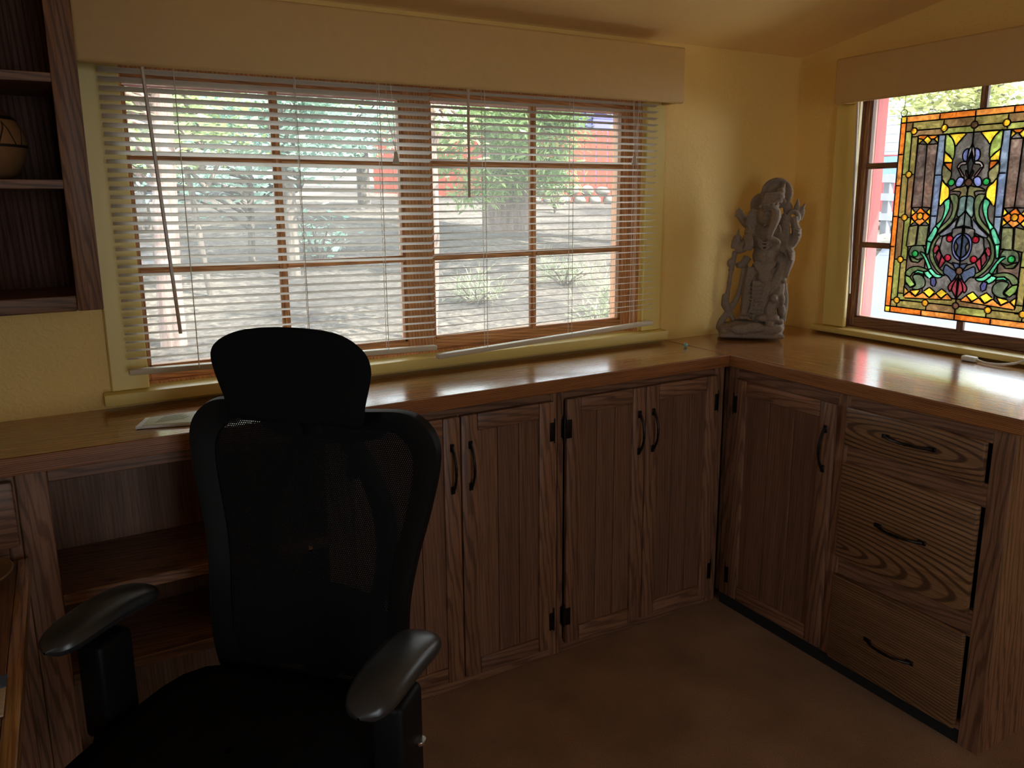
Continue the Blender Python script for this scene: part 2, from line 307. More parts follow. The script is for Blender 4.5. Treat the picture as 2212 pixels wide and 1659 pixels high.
# ------------------------------------------------------------------ windows
def window(name, o, sashes, z0, z1, hz, axis, label, muntin=True):
    """o = opening (a0,a1); axis 0: wall A (along x, outward +y), axis 1: wall B (along y, outward +x), 2: left wall (along y, outward -x)"""
    def B(m, a0, a1, d0, d1, c0, c1, bev=0):
        if axis == 0: return m.box(a0, a1, d0, d1, c0, c1, bev)
        if axis == 1: return m.box(d0, d1, a0, a1, c0, c1, bev)
        return m.box(XL-d0, XL-d1, a0, a1, c0, c1, bev)
    g = 'x' if axis == 0 else 'y'; wk = 'winb_' if axis == 1 else 'win_'
    mid = (o[0]+o[1])/2
    loc = (mid, .07, z0) if axis == 0 else ((.07 if axis == 1 else XL-.07), mid, z0)
    t = thing(name, label, None, loc, kind='structure')
    a0, a1 = o; gp = .0006
    fr = MB(); B(fr, a0+gp, a0+.018, .005, WT, z0+gp, z1-gp); B(fr, a1-.018, a1-gp, .005, WT, z0+gp, z1-gp); B(fr, a0+.018, a1-.018, .005, WT, z1-.018, z1-gp); B(fr, a0+.018, a1-.018, .03, WT, z0+gp, z0+.02)
    fr.build('frame', wk+'z', t)
    # exterior red trim
    e = MB(); ew = .022; sl_, sr_ = ((.006, .0), (.007, .007), (.02, .02))[axis]
    if sl_: B(e, a0+.018, a0+.018+sl_, .105, WT+.02, z0+.02, z1-.018)
    if sr_: B(e, a1-.018-sr_, a1-.018, .105, WT+.02, z0+.02, z1-.018)
    B(e, a0+.018+sl_, a1-.018-sr_, .105, WT+.02, z1-.018-ew, z1-.018); B(e, a0+.018+sl_, a1-.018-sr_, .105, WT+.02, z0+.02, z0+.02+ew*.6)
    e.build('exterior_trim', 'red_trim', t)
    for (s0, s1, mw0, mw1) in sashes:
        for (p0, p1) in ((s0, s0+mw0), (s1-mw1, s1)):
            st = MB(); B(st, p0, p1, .045, .085, z0+.02, z1-.018, .002); inner = p1 if p0 == s0 else p0; sg = 1 if p0 == s0 else -1
            B(st, inner, inner+sg*.006, .055, .08, z0+.05, z1-.05); o_ = st.build('sash_stile', wk+'z', t)
        rl = MB(); B(rl, s0+mw0, s1-mw1, .045, .085, z0+.02, z0+.052, .002); B(rl, s0+mw0, s1-mw1, .055, .08, z0+.052, z0+.058); rl.build('sash_rail', wk+g, t)
        rl = MB(); B(rl, s0+mw0, s1-mw1, .045, .085, z1-.045, z1-.018, .002); rl.build('sash_rail', wk+g, t)
        q0, q1 = s0+mw0, s1-mw1; c = (q0+q1)/2; zz = [z0+.055]+list(hz)+[z1-.045]
        if muntin:
            mv = MB(); B(mv, c-.011, c+.011, .052, .066, z0+.05, z1-.04, .002); B(mv, c-.005, c+.005, .046, .052, z0+.05, z1-.04, .002); mv.build('muntin', wk+'z', t)
            for h in hz:
                for (b0, b1) in ((q0, c-.0112), (c+.0112, q1)):
                    mv = MB(); B(mv, b0, b1, .052, .066, h-.010, h+.010, .002); B(mv, b0, b1, .046, .052, h-.004, h+.004, .002); mv.build('muntin', wk+g, t)
            for (b0, b1) in ((q0, c), (c, q1)):
                for k in range(len(zz)-1):
                    pn = MB(); B(pn, b0+.001, b1-.001, .0685, .0715, zz[k]+.001, zz[k+1]-.001); pn.build('pane', 'low_haze_pane' if axis == 1 else 'pane', t)
        else:
            pn = MB(); B(pn, q0, q1, .0685, .0715, z0+.05, z1-.045); pn.build('pane', 'pane', t)
    return t
window('window_1', WA[:2], [(-2.312, -1.537, .010, .052), (-1.537, -.766, .038, .024)], .905, 1.70, (1.204, 1.476), 0, 'wide wooden casement window behind the two white blinds')
window('window_2', WB[:2], [(-1.057, -.25, .017, .017)], .885, 1.78, (1.202, 1.478), 1, 'wooden window behind the hanging stained glass panel')
window('fill_window_3', WC[:2], [(-2.882, -2.118, .04, .04)], .9, 2.0, (), 2, 'added side window for fill light, out of view on the left wall', muntin=False)  # unseen opening, added to bring fill light from the left
# casings and stools (painted yellow)
def trim(name, m): return struct(m.build(name, 'trim', smooth=30))
trim('trim_2', MB().box(-2.396, -2.311, -.018, -.0005, .92, 1.75, .003))
trim('trim_3', MB().box(-.746, -.666, -.018, -.0005, .92, 1.75, .003))
trim('trim_4', MB().box(-2.415, -.648, -.046, -.0005, .8895, .9195, .004, 2).box(WA[0]+.001, WA[1]-.001, -.004, .0295, .906, .919))
trim('trim_5', MB().box(-.018, -.0005, -.273, -.180, .905, 1.75, .003))
trim('trim_6', MB().box(-.046, -.0005, -1.2, -.152, .8835, .9035, .004, 2).box(-.004, .0295, WB[0]+.001, WB[1]-.001, .886, .903))
trim('trim_7', MB().box(-.018, -.0005, -1.13, -1.036, .905, 1.75, .003))
trim('trim_8', MB().box(-2.311, -.746, -.018, -.0005, 1.69, 1.75, .003))
trim('trim_9', MB().box(-.018, -.0005, -1.039, -.273, 1.765, 1.81, .003))
# valances
def valance(o_, label, xs, ys, z0, z1, front):
    m = MB()
    if front == 'y':
        m.box(xs[0], xs[1], ys[0], ys[0]+.018, z0, z1, .009, 3); m.box(xs[1]-.018, xs[1], ys[0]+.018, ys[1], z0+.004, z1, .002); m.box(xs[0], xs[1]-.018, ys[0]+.018, ys[1], z1-.016, z1-.002)
    else:
        m.box(xs[0], xs[0]+.018, ys[0], ys[1], z0, z1, .009, 3); m.box(xs[0]+.018, xs[1], ys[1]-.018, ys[1], z0+.004, z1, .002); m.box(xs[0]+.018, xs[1], ys[0], ys[1]-.018, z1-.016, z1-.002)
    return tag(m.build('window_valance', 'valance', smooth=40), label, 'valance')
valance(0, 'long painted valance box over the wide window with blinds', (-2.40, -.672), (-.112, -.0185), 1.671, 1.843, 'y')
valance(0, 'shorter painted valance box over the stained glass window', (-.112, -.0185), (-1.2, -.236), 1.683, 1.832, 'x')
# ------------------------------------------------------------------ blinds
def slat_mesh(name, L, tilt):
    m = MB(); n = 5; wd = .0245; P = []
    for x in (-L/2, L/2):
        row = []
        for k in range(n):
            q = -1+2*k/(n-1); y = q*wd/2; z = .0016*(1-q*q)
            row.append((x, y*math.cos(tilt)-z*math.sin(tilt)*0, z+(-y)*math.sin(tilt)))
        P.append(row)
    m.grid(P); P2 = [[(x, y, z-.0009) for x, y, z in r] for r in P]; m.grid(P2)
    m.add([P[0][0], P[1][0], P2[1][0], P2[0][0]], [(0, 1, 2, 3)]); m.add([P[0][-1], P[1][-1], P2[1][-1], P2[0][-1]], [(0, 1, 2, 3)])
    me = bpy.data.meshes.new(name); me.from_pydata(m.v, [], m.f)
    b = bmesh.new(); b.from_mesh(me); bmesh.ops.recalc_face_normals(b, faces=b.faces[:]); b.to_mesh(me); b.free()
    me.materials.append(M['vinyl']); return me
def blind(label, x0, x1, tilt, zrl, zrr, cords, wand, tassel, nsl, tiltall):
    YB = -.062; cx = (x0+x1)/2; L = x1-x0
    t = thing('venetian_blind', label, 'blind', (cx, YB, zrl), group=None)
    me = slat_mesh('slat', L, tilt); zt = 1.688; o = ORI[t.name]
    for k in range(nsl):
        z = 1.666-.0203*k; f = k/(nsl-1); sl = (zrr-zrl)/L*(f if tiltall else max(0, (f-.95)/.05)*.6)
        s = bpy.data.objects.new('slat', me); COL.objects.link(s); s.parent = t; s.location = (0, 0, z-o[2]); s.rotation_euler = (0, -math.atan(sl), 0)
    MB().box(x0, x1, YB-.013, YB+.013, 1.69, 1.716, .002).build('headrail', 'slat', t)
    a = math.atan((zrr-zrl)/L); m = MB().box(-L/2, L/2, -.012, .012, -.007, .007, .003, 2)
    b = m.build('bottom_rail', 'rail', t, off=(0, 0, 0), smooth=40); b.location = (0, 0, (zrl+zrr)/2-o[2]); b.rotation_euler = (0, -a, 0)
    for c in cords:
        zb = zrl+(zrr-zrl)*(c-x0)/L
        for dy in (-.0135, .0135):
            MB().tube([(c+.004*(dy > 0), YB+dy, 1.69), (c+.004*(dy > 0), YB+dy, zb)], .0010, 4).build('ladder_cord', 'cord', t)
    MB().tube([wand[0], wand[1]], .0042, 6).build('tilt_wand', 'wand', t)
    tx, tz, dx = tassel
    pc = MB().tube(smoothpath([(tx+dx, YB-.02, 1.695), (tx+dx*1.2, YB-.022, tz+.12), (tx, YB-.026, tz+.015)]), .0008, 4).tube([(tx-.006, YB-.02, 1.695), (tx+.001, YB-.026, tz+.015)], .0008, 4)
    pc.build('pull_cord', 'cord', t)
    MB().lathe([(.003, .032), (.0045, .03), (.0095, .002), (.009, 0)], (tx, YB-.026, tz-.018), 12).build('tassel', 'wand', t, smooth=40)
    return t
blind('left white slatted blind, hanging behind the black chair headrest', -2.357, -1.549, R(19), .974, .953, (-2.20, -1.92, -1.70), ((-2.269, -.095, 1.69), (-2.238, -.095, 1.062)), (-1.664, 1.487, -.016), 34, True)
blind('right white slatted blind with its bottom rail hanging askew', -1.546, -.742, R(9), .925, .957, (-1.385, -1.08, -.83), ((-1.447, -.095, 1.69), (-1.449, -.095, 1.379)), (-.853, 1.495, .02), 34, False)
t = thing('venetian_blind', 'raised blind behind the short valance with one hanging wand', 'blind', (-.06, -.65, 1.70))
MB().box(-.075, -.045, -1.05, -.27, 1.745, 1.775, .002).build('headrail', 'slat', t)
MB().tube([(-.05, -.285, 1.75), (-.05, -.312, 1.035)], .0042, 6).build('tilt_wand', 'wand', t)
# ------------------------------------------------------------------ worktops
FA, FB = -.3246, -.635; BO = .003
wt = thing('worktop', 'long narrow varnished oak worktop running under the wide window', 'worktop', (-1.9, -.16, H-T))
MB().box(-3.9, FB-.0005, FA+.006, -.0015, H-T+.002, H-.0005, .001).build('top_board', 'top_x', wt)
MB().box(-3.9, FB-.0005, FA, FA+.006, H-T, H, .0025, 2).build('front_edge', 'edge_x', wt)
wt = thing('worktop', 'deep varnished oak worktop under the stained glass window', 'worktop', (-.32, -.6, H-T))
MB().box(FB+.006, -.0015, -1.21+.006, -.0015, H-T+.002, H-.0005, .001).build('top_board', 'top_y', wt)
MB().box(FB, FB+.006, -1.21, -.0015, H-T, H, .0025, 2).build('front_edge', 'edge_y', wt)
MB().box(FB+.006, -.0015, -1.21, -1.21+.006, H-T, H, .0025, 2).build('end_edge', 'edge_x', wt)
# ------------------------------------------------------------------ cabinets
YA, XB = -.285, -.615           # face planes
ZT = H-T-.001
def handle(parent, c, axis, length=.122, nrm='y'):
    """arched pull; axis 'z' or along; c centre on the face; nrm: outward axis ('y' -> -y, 'x' -> -x)"""
    m = MB(); pts = []; rad = []
    for k in range(17):
        q = -1+k/8; d = .021*(1-abs(q)**2.4)+.004; r = .0034+.0016*(abs(q)**3)+(.0012 if abs(abs(q)-.13) < .03 else 0)
        a = q*length/2
        p = [c[0], c[1], c[2]]
        p[1 if nrm == 'y' else 0] -= d
        p[2 if axis == 'z' else (0 if nrm == 'y' else 1)] += a
        pts.append(p); rad.append(r)
    m.tube(pts, rad, 8)
    for sgn in (-1, 1):
        p = [c[0], c[1], c[2]]; p[2 if axis == 'z' else (0 if nrm == 'y' else 1)] += sgn*length/2*.97
        hx = [.006, .006, .006]; hx[1 if nrm == 'y' else 0] = .0025; hx[2 if axis == 'z' else (0 if nrm == 'y' else 1)] = .011
        p[1 if nrm == 'y' else 0] -= .0027
        m.box(p[0]-hx[0], p[0]+hx[0], p[1]-hx[1], p[1]+hx[1], p[2]-hx[2], p[2]+hx[2], .0015)
    return m.build('handle', 'iron', parent, smooth=40)
def door(parent, a0, a1, z0, z1, face, nrm, hside, hz=None, th=.018, st=.05, rl=.048, hinges=True, planks=3):
    """a along x (nrm y) or along y (nrm x); face = cabinet face plane; door stands proud toward -normal"""
    def B(m, p0, p1, d0, d1, c0, c1, bev=0):
        return m.box(p0, p1, face-d1, face-d0, c0, c1, bev, 2) if nrm == 'y' else m.box(face-d1, face-d0, p0, p1, c0, c1, bev, 2)
    g = 'x' if nrm == 'y' else 'y'
    d = MB(); B(d, a0+.01, a1-.01, .001, .005, z0+.01, z1-.01); d = d.build('door', 'panel_z', parent)
    n = planks; i0, i1 = a0+st-.004, a1-st+.004; wd = (i1-i0)/n
    for k in range(n):
        p = MB(); B(p, i0+k*wd+.0008, i0+(k+1)*wd-.0008, .005, .0105, z0+rl-.004, z1-rl+.004, .0015); p.build('plank', 'panel_z', d)
    for (b0, b1) in ((a0, a0+st), (a1-st, a1)):
        p = MB(); B(p, b0, b1, .001, th, z0, z1, .0045); p.build('stile', 'oak_z', d, smooth=40)
    for (b0, b1) in ((z0, z0+rl), (z1-rl, z1)):
        p = MB(); B(p, a0+st+.0004, a1-st-.0004, .001, th-.0008, b0, b1, .0035); p.build('rail', 'oak_'+g, d, smooth=40)
    ha = a1-.026 if hside > 0 else a0+.026
    handle(d, (ha, face-th, .667) if nrm == 'y' else (face-th, ha, .667), 'z', nrm=nrm)
    if hinges:
        e = a0 if hside > 0 else a1; sg = -1 if hside > 0 else 1
        for zz in (.72, .127):
            h = MB(); B(h, e-sg*.016, e+sg*.001, th, th+.0025, zz-.028, zz+.028, .001); B(h, e+sg*.001, e+sg*.010, .001, .0035, zz-.028, zz+.028, .001)
            bx = e+sg*.0035
            h.tube([(bx, face-th*.6, zz-.036), (bx, face-th*.6, zz+.036)] if nrm == 'y' else [(face-th*.6, bx, zz-.036), (face-th*.6, bx, zz+.036)], [.0042, .0042], 8)
            h.build('hinge', 'iron', d, smooth=40)
    return d
def cabA(label, x0, x1, stiles, doors, rail_z=(.812,), bottom=.03):
    t = thing('base_cabinet', label, 'cabinet', ((x0+x1)/2, -.15, 0))
    m = MB(); m.box(x0+.0005, x0+.018, YA+.019, -.001, 0, ZT); m.box(x1-.018, x1-.0005, YA+.019, -.001, 0, ZT); m.box(x0+.018, x1-.018, YA+.019, -.001, .02, .04); m.box(x0+.018, x1-.018, -.012, -.001, .04, ZT)
    m.build('carcass', 'panel_z', t)
    for (s0, s1) in stiles: MB().box(s0, s1, YA, YA+.0185, 0, ZT, .001).build('face_stile', 'oak_z', t)
    es = sorted(stiles)
    for k in range(len(es)-1):
        MB().box(es[k][1]+.0003, es[k+1][0]-.0003, YA+.0004, YA+.0185, .80, ZT, .001).build('face_rail', 'oak_x', t)
        MB().box(es[k][1]+.0003, es[k+1][0]-.0003, YA+.0004, YA+.0185, 0.0, .045, .001).build('face_rail', 'oak_x', t)
    for dd in doors: door(t, *dd)
    return t
D0, D1 = .035, .809
cabA('double door oak cabinet behind the right side of the chair', -1.915, -1.2735, [(-1.9145, -1.875), (-1.296, -1.274)],
     [(-1.895, -1.5945, D0, D1, YA, 'y', 1), (-1.5915, -1.295, D0, D1, YA, 'y', -1)])
cabA('double door oak cabinet beside the inside corner of the worktops', -1.2725, -.6155, [(-1.272, -1.252), (-.659, -.616)],
     [(-1.251, -.9585, D0, D1, YA, 'y', 1), (-.9555, -.656, D0, D1, YA, 'y', -1)])
# open shelf cabinet left of the chair
t = thing('shelf_cabinet', 'open oak shelf cabinet under the worktop left of the chair', 'cabinet', (-2.25, -.15, 0))
m = MB(); m.box(-2.60, -2.582, YA+.019, -.001, 0, ZT); m.box(-1.934, -1.9165, YA+.019, -.001, 0, ZT); m.box(-2.582, -1.934, -.012, -.001, 0, ZT)
m.build('carcass', 'panel_z', t)
MB().box(-2.60, -2.543, YA, YA+.0185, 0, ZT, .002).build('face_stile', 'oak_z', t)
MB().box(-1.96, -1.9165, YA, YA+.0185, 0, ZT, .002).build('face_stile', 'oak_z', t)
MB().box(-2.5427, -1.9603, YA+.0004, YA+.0185, .803, ZT, .002).build('face_rail', 'oak_x', t)
for zz in (.525, .335):
    MB().box(-2.5817, -1.9343, YA+.02, -.0125, zz, zz+.018).build('shelf', 'oak_x', t)
    MB().box(-2.5427, -1.9603, YA+.0004, YA+.0195, zz-.004, zz+.022, .002).build('shelf_edge', 'oak_x', t)
MB().box(-2.5427, -1.9603, YA+.0004, YA+.0185, 0, .06, .002).build('face_rail', 'oak_x', t)
# far left drawer cabinet
t = thing('drawer_cabinet', 'oak drawer cabinet at the far left above the low desk', 'cabinet', (-2.95, -.15, 0))
m = MB(); m.box(-3.3, -3.282, YA+.019, -.001, 0, ZT); m.box(-2.619, -2.601, YA+.019, -.001, 0, ZT); m.box(-3.282, -2.619, -.012, -.001, 0, ZT); m.build('carcass', 'panel_z', t)
MB().box(-3.3, -3.24, YA, YA+.0185, 0, ZT, .001).build('face_stile', 'oak_z', t); MB().box(-2.625, -2.601, YA, YA+.0185, 0, ZT, .001).build('face_stile', 'oak_z', t)
MB().box(-3.2397, -2.6253, YA+.0004, YA+.0185, .815, ZT, .001).build('face_rail', 'oak_x', t); MB().box(-3.2397, -2.6253, YA+.0004, YA+.0185, .62, .69, .001).build('face_rail', 'oak_x', t)
d = MB().box(-3.25, -2.604, YA-.018, YA-.001, .68, .822, .006, 2).build('drawer', 'oak_x', t, smooth=40)
handle(d, (-2.93, YA-.018, .75), 'x', nrm='y')
# cabinet B : one door and three drawers
t = thing('base_cabinet', 'oak cabinet with a door and three drawers under the deep worktop', 'cabinet', (-.31, -.74, 0))
ye = -1.19
m = MB(); m.box(XB+.019, -.001, ye, ye+.018, .0, ZT); m.box(XB+.019, -.001, YA+.0005, YA+.016, .03, ZT); m.box(XB+.06, -.001, ye+.018, YA, .028, .046); m.box(-.012, -.001, ye+.018, YA, .046, ZT)
m.build('carcass', 'oak_z', t)
for (s0, s1) in ((-.345, YA-.0205), (-.758, -.72), (ye, -1.14)): MB().box(XB, XB+.0185, s0, s1, .04 if s0 > ye else .0, ZT, .001).build('face_stile', 'oak_z', t)
for (a, b) in ((-.7197, -.3453), (-1.1397, -.7583)):
    MB().box(XB+.0004, XB+.0185, a, b, .80, ZT, .001).build('face_rail', 'oak_y', t); MB().box(XB+.0004, XB+.0185, a, b, .04, .06, .001).build('face_rail', 'oak_y', t)
for (c0, c1) in ((.64, .70), (.30, .37)): MB().box(XB+.0004, XB+.0185, -1.1397, -.7583, c0, c1, .001).build('face_rail', 'oak_y', t)
MB().box(XB+.003, XB+.008, ye+.019, YA-.021, 0.0005, .0395).build('toe_shade_strip', 'dark', t)  # flush black strip stands in for the dark shade of a toe-kick recess
door(t, -.724, -.347, .052, .803, XB, 'x', -1)
for dk, (c0, c1, hz) in enumerate(((.694, .806, .7535), (.362, .645, .5035), (.044, .309, .164))):
    d = MB().box(XB-.019, XB-.001, -1.135, -.757, c0, c1, .007, 2).build('drawer', DRW[dk], t, smooth=30)
    handle(d, (XB-.019, -.946, hz), 'y', .128, nrm='x')
# ------------------------------------------------------------------ upper cabinet
t = thing('wall_shelf', 'dark open oak wall shelf at the upper left', 'shelf', (-2.85, -.14, 1.155))
ux0, ux1, uy = -3.3, -2.403, -.28
m = MB(); m.box(ux0, ux0+.018, uy+.019, -.019, 1.157, 1.87); m.box(ux1-.018, ux1-.002, uy+.019, -.019, 1.157, 1.87); m.box(ux0+.018, ux1-.018, uy+.019, -.019, 1.165, 1.183); m.build('carcass', 'shelf_z', t)
MB().box(ux0, ux1-.002, -.018, -.001, 1.157, 1.87).build('back_panel', wood('dark_back_panel', 2, srgb(92, 68, 60), srgb(62, 44, 38), rings=50, distort=4, squash=.05, rough=.85, spec=.12), t)
MB().box(ux1-.048, ux1, uy, uy+.0185, 1.155, 1.90, .003, 2).build('face_stile', 'shelf_z', t, smooth=40)
MB().box(ux0, ux0+.048, uy, uy+.0185, 1.155, 1.90, .003, 2).build('face_stile', 'shelf_z', t, smooth=40)
MB().box(ux0+.0483, ux1-.0483, uy+.0006, uy+.0185, 1.155, 1.187, .003, 2).build('face_rail', 'shelf_x', t, smooth=40)
for zz in (1.419, 1.622): MB().box(ux0+.0185, ux1-.0185, uy+.004, -.0185, zz-.018, zz, .001).build('shelf', 'shelf_x', t)
# clay pot on the shelf
def potmat():
    m, nt, bs = newmat('painted_clay'); L = nt.links.new
    tc = N(nt, 'ShaderNodeTexCoord'); sp = N(nt, 'ShaderNodeSeparateXYZ'); L(tc.outputs['Object'], sp.inputs[0])
    at = N(nt, 'ShaderNodeMath', operation='ARCTAN2'); L(sp.outputs[1], at.inputs[0]); L(sp.outputs[0], at.inputs[1])
    tri = N(nt, 'ShaderNodeMath', operation='PINGPONG'); tri.inputs[1].default_value = .30; L(at.outputs[0], tri.inputs[0])
    a = N(nt, 'ShaderNodeMath', operation='MULTIPLY_ADD'); a.inputs[1].default_value = .20; a.inputs[2].default_value = .052; L(tri.outputs[0], a.inputs[0])
    c = N(nt, 'ShaderNodeMath', operation='SUBTRACT'); L(sp.outputs[2], c.inputs[0]); L(a.outputs[0], c.inputs[1])
    ab = N(nt, 'ShaderNodeMath', operation='ABSOLUTE'); L(c.outputs[0], ab.inputs[0])
    line = N(nt, 'ShaderNodeMath', operation='LESS_THAN'); line.inputs[1].default_value = .004; L(ab.outputs[0], line.inputs[0])
    rb = ramp(nt, [(0, srgb(140, 100, 64)), (.45, srgb(140, 100, 64)), (.46, srgb(34, 22, 15)), (.49, srgb(34, 22, 15)), (.5, srgb(156, 112, 70)), (.84, srgb(142, 88, 48)), (.85, srgb(34, 22, 15)), (.89, srgb(34, 22, 15)), (.9, srgb(110, 68, 40))])
    rb.color_ramp.interpolation = 'CONSTANT'
    dv = N(nt, 'ShaderNodeMath', operation='DIVIDE'); dv.inputs[1].default_value = .14; L(sp.outputs[2], dv.inputs[0]); L(dv.outputs[0], rb.inputs[0])
    up = N(nt, 'ShaderNodeMath', operation='GREATER_THAN'); up.inputs[1].default_value = .067; L(sp.outputs[2], up.inputs[0])
    dn = N(nt, 'ShaderNodeMath', operation='LESS_THAN'); dn.inputs[1].default_value = .118; L(sp.outputs[2], dn.inputs[0])
    k = N(nt, 'ShaderNodeMath', operation='MULTIPLY'); L(up.outputs[0], k.inputs[0]); L(dn.outputs[0], k.inputs[1]); k2 = N(nt, 'ShaderNodeMath', operation='MULTIPLY'); L(k.outputs[0], k2.inputs[0]); L(line.outputs[0], k2.inputs[1])
    mx = N(nt, 'ShaderNodeMix', data_type='RGBA'); L(k2.outputs[0], mx.inputs[0]); L(rb.outputs[0], mx.inputs[6]); mx.inputs[7].default_value = srgb(36, 24, 18); L(mx.outputs[2], bs.inputs['Base Color']); bs.inputs['Roughness'].default_value = .6
    return m
pm = MB().lathe([(.042, 0), (.062, .012), (.078, .040), (.085, .07), (.081, .10), (.066, .124), (.05, .137), (.047, .141), (.043, .139), (.045, .132), (.058, .12), (.07, .09), (.066, .04), (.03, .012)], (-2.59, -.15, 1.4195), 40)
tag(pm.build('clay_pot', potmat(), smooth=50), 'round painted clay pot with triangle pattern on the wall shelf', 'pot')
# ------------------------------------------------------------------ low desk at the left edge
t = thing('low_desk', 'low wooden desk along the left edge of the picture', 'desk', (-2.95, -1.0, 0))
MB().box(-3.3, -2.612, -1.75, -.312, .635, .658, .001).build('desk_top', 'panel_y', t)
MB().box(-2.612, -2.588, -1.75, -.312, .630, .660, .005, 2).build('edge_strip', 'top_y', t, smooth=40)
m = MB(); m.box(-3.28, -2.62, -1.73, -1.71, 0, .635); m.build('side_panel', 'oak_z', t)
m = MB(); m.box(-3.28, -2.62, -.36, -.34, 0, .635); m.build('side_panel', 'oak_z', t)
MB().box(-2.640, -2.620, -1.71, -.36, .56, .635).build('apron', 'oak_y', t)
tag(MB().lathe([(.03, 0), (.06, .004), (.082, .018), (.088, .024), (.085, .026), (.06, .010), (.02, .006)], (-2.70, -.40, .6585), 40).build('plate', plain('brown_plate', srgb(120, 92, 60), .4), smooth=50), 'round brown dish on the low desk', 'plate')
cdm = plain('printed_card', srgb(200, 178, 150), .5, noise=.2, nscale=60)
t = thing('card', 'small printed card lying on the low desk', 'card', (-2.65, -.83, .661))
MB().box(-2.70, -2.609, -.885, -.775, .6605, .664, .0008).build('paper', cdm, t)
MB().box(-2.70, -2.6085, -.812, -.7755, .6642, .6655, .0004).build('printed_strip', plain('blue_print', srgb(70, 92, 130), .3), t)
# ------------------------------------------------------------------ things on the worktops
pg = plain('green_paper', srgb(190, 190, 142), .6, noise=.04, nscale=15); pw = plain('white_paper', srgb(225, 222, 215), .6)
t = thing('booklet', 'pale green printed booklet lying on the worktop behind the chair', 'booklet', (-2.27, -.22, H))
bk = MB().prism([(-2.366, -.236), (-2.338, -.165), (-2.15, -.165), (-2.15, -.27), (-2.25, -.268)], 2, H+.001, H+.006); bk.build('pages', pw, t)
MB().prism([(-2.352, -.234), (-2.330, -.171), (-2.152, -.171), (-2.152, -.268), (-2.25, -.264)], 2, H+.0062, H+.0072).build('cover', pg, t)
pr_ = MB()
for k in range(7): pr_.box(-2.325+.004*k, -2.262+.003*(k*7 % 5), -.226+.0075*k, -.2235+.0075*k, H+.0073, H+.0076)
pr_.build('print_lines', plain('grey_print', srgb(140, 142, 106), .7), t)
tag(MB().prism([(-2.245, -.232), (-2.218, -.20), (-2.12, -.19), (-2.12, -.25)], 2, H+.0082, H+.0092).build('paper_sheet', pw), 'white sheet of paper on the booklet', 'paper')
tag(MB().ell((-.663, -.149, H+.0075), (.0075, .0075, .0075), sub=3).build('marble', plain('teal_glass', srgb(120, 190, 180), .08, coat=1), smooth=180), 'tiny teal glass marble near the worktop seam', 'marble')
# white cable with plug
t = thing('power_cord', 'white cord with flat plug lying by the window sill', 'cord', (-.1, -.86, H))
MB().tube(smoothpath([(-.095, -.80, H+.008), (-.11, -.84, H+.006), (-.10, -.885, H+.01), (-.065, -.91, H+.02), (-.05, -.925, H+.06), (-.03, -.935, H+.3), (-.03, -.94, H+.8)], 8), .0035, 8).build('cable', 'wcable', t, smooth=60)
MB().box(-.107, -.083, -.80, -.757, H+.0005, H+.016, .005, 2).build('plug', 'wcable', t, smooth=40)
# black floor cord
tag(MB().tube(smoothpath([(-.20, -1.32, .006), (-.34, -1.34, .006), (-.47, -1.36, .007), (-.53, -1.42, .007), (-.52, -1.50, .007), (-.42, -1.56, .007)], 8), .006, 8).build('floor_cord', 'bcable', smooth=60), 'black cord curling on the carpet beside the drawer cabinet', 'cord')
# ------------------------------------------------------------------ office chair (local: +x image right, +y backwards)
ch = thing('office_chair', 'black mesh office chair with headrest and padded arms', 'chair', (-2.285, -.86, 0), R(-47))
def yb(z): # back curve
    return .252+.12*(z-.8)-.012*math.exp(-((z-.62)/.12)**2)
OUT = [(0, 1.0), (.10, .995), (.19, 1.0), (.235, .985), (.262, .95), (.264, .90), (.248, .82), (.228, .74), (.215, .66), (.212, .58), (.205, .50), (.18, .45), (.10, .43), (0, .43)]
half = OUT; full = half+[(-x, z) for x, z in reversed(half[1:-1])]
outer = [(p.x, p.y) for p in smoothpath([(x, z, 0) for x, z in full], 5, True)]
cen = (0, .72)
def bow(x, z): return yb(z)-.010*(x/.26)**2+.0
inner = []
for (x, z) in outer:
    ix = x*(1-.048/max(.06, abs(x))) if abs(x) > .06 else x*.2+x*.0
    ix = max(-abs(x), min(abs(x), x*.80)); iz = cen[1]+(z-cen[1])*.86
    inner.append((ix, iz))
m = MB(); n = len(outer); prof = []
for (a, b) in zip(outer, inner):
    mx_, mz = (a[0]+b[0])/2, (a[1]+b[1])/2
    prof.append([(a[0], bow(*a), a[1]), (a[0]*.985, bow(*a)-.016, a[1]*.998), (mx_, bow(mx_, mz)-.014, mz), (b[0], bow(*b)-.006, b[1]), (b[0], bow(*b)+.008, b[1]), (mx_, bow(mx_, mz)+.022, mz)])
vs = [p for r in prof for p in r]; k = 6
m.add(vs, [(i*k+j, i*k+(j+1) % k, ((i+1) % n)*k+(j+1) % k, ((i+1) % n)*k+j) for i in range(n) for j in range(k)])
m.build('back_frame', 'black_plastic', ch, smooth=60)
m = MB(); c0 = len(inner); rows = []
for s in (1.02, .75, .5, .25, .02): rows.append([(x*s, bow(x*s, cen[1]+(z-cen[1])*s)-.002, cen[1]+(z-cen[1])*s) for x, z in inner]+[(inner[0][0]*s, bow(inner[0][0]*s, cen[1]+(inner[0][1]-cen[1])*s)-.002, cen[1]+(inner[0][1]-cen[1])*s)])
m.grid(rows); m.build('back_mesh', 'mesh', ch, smooth=180)
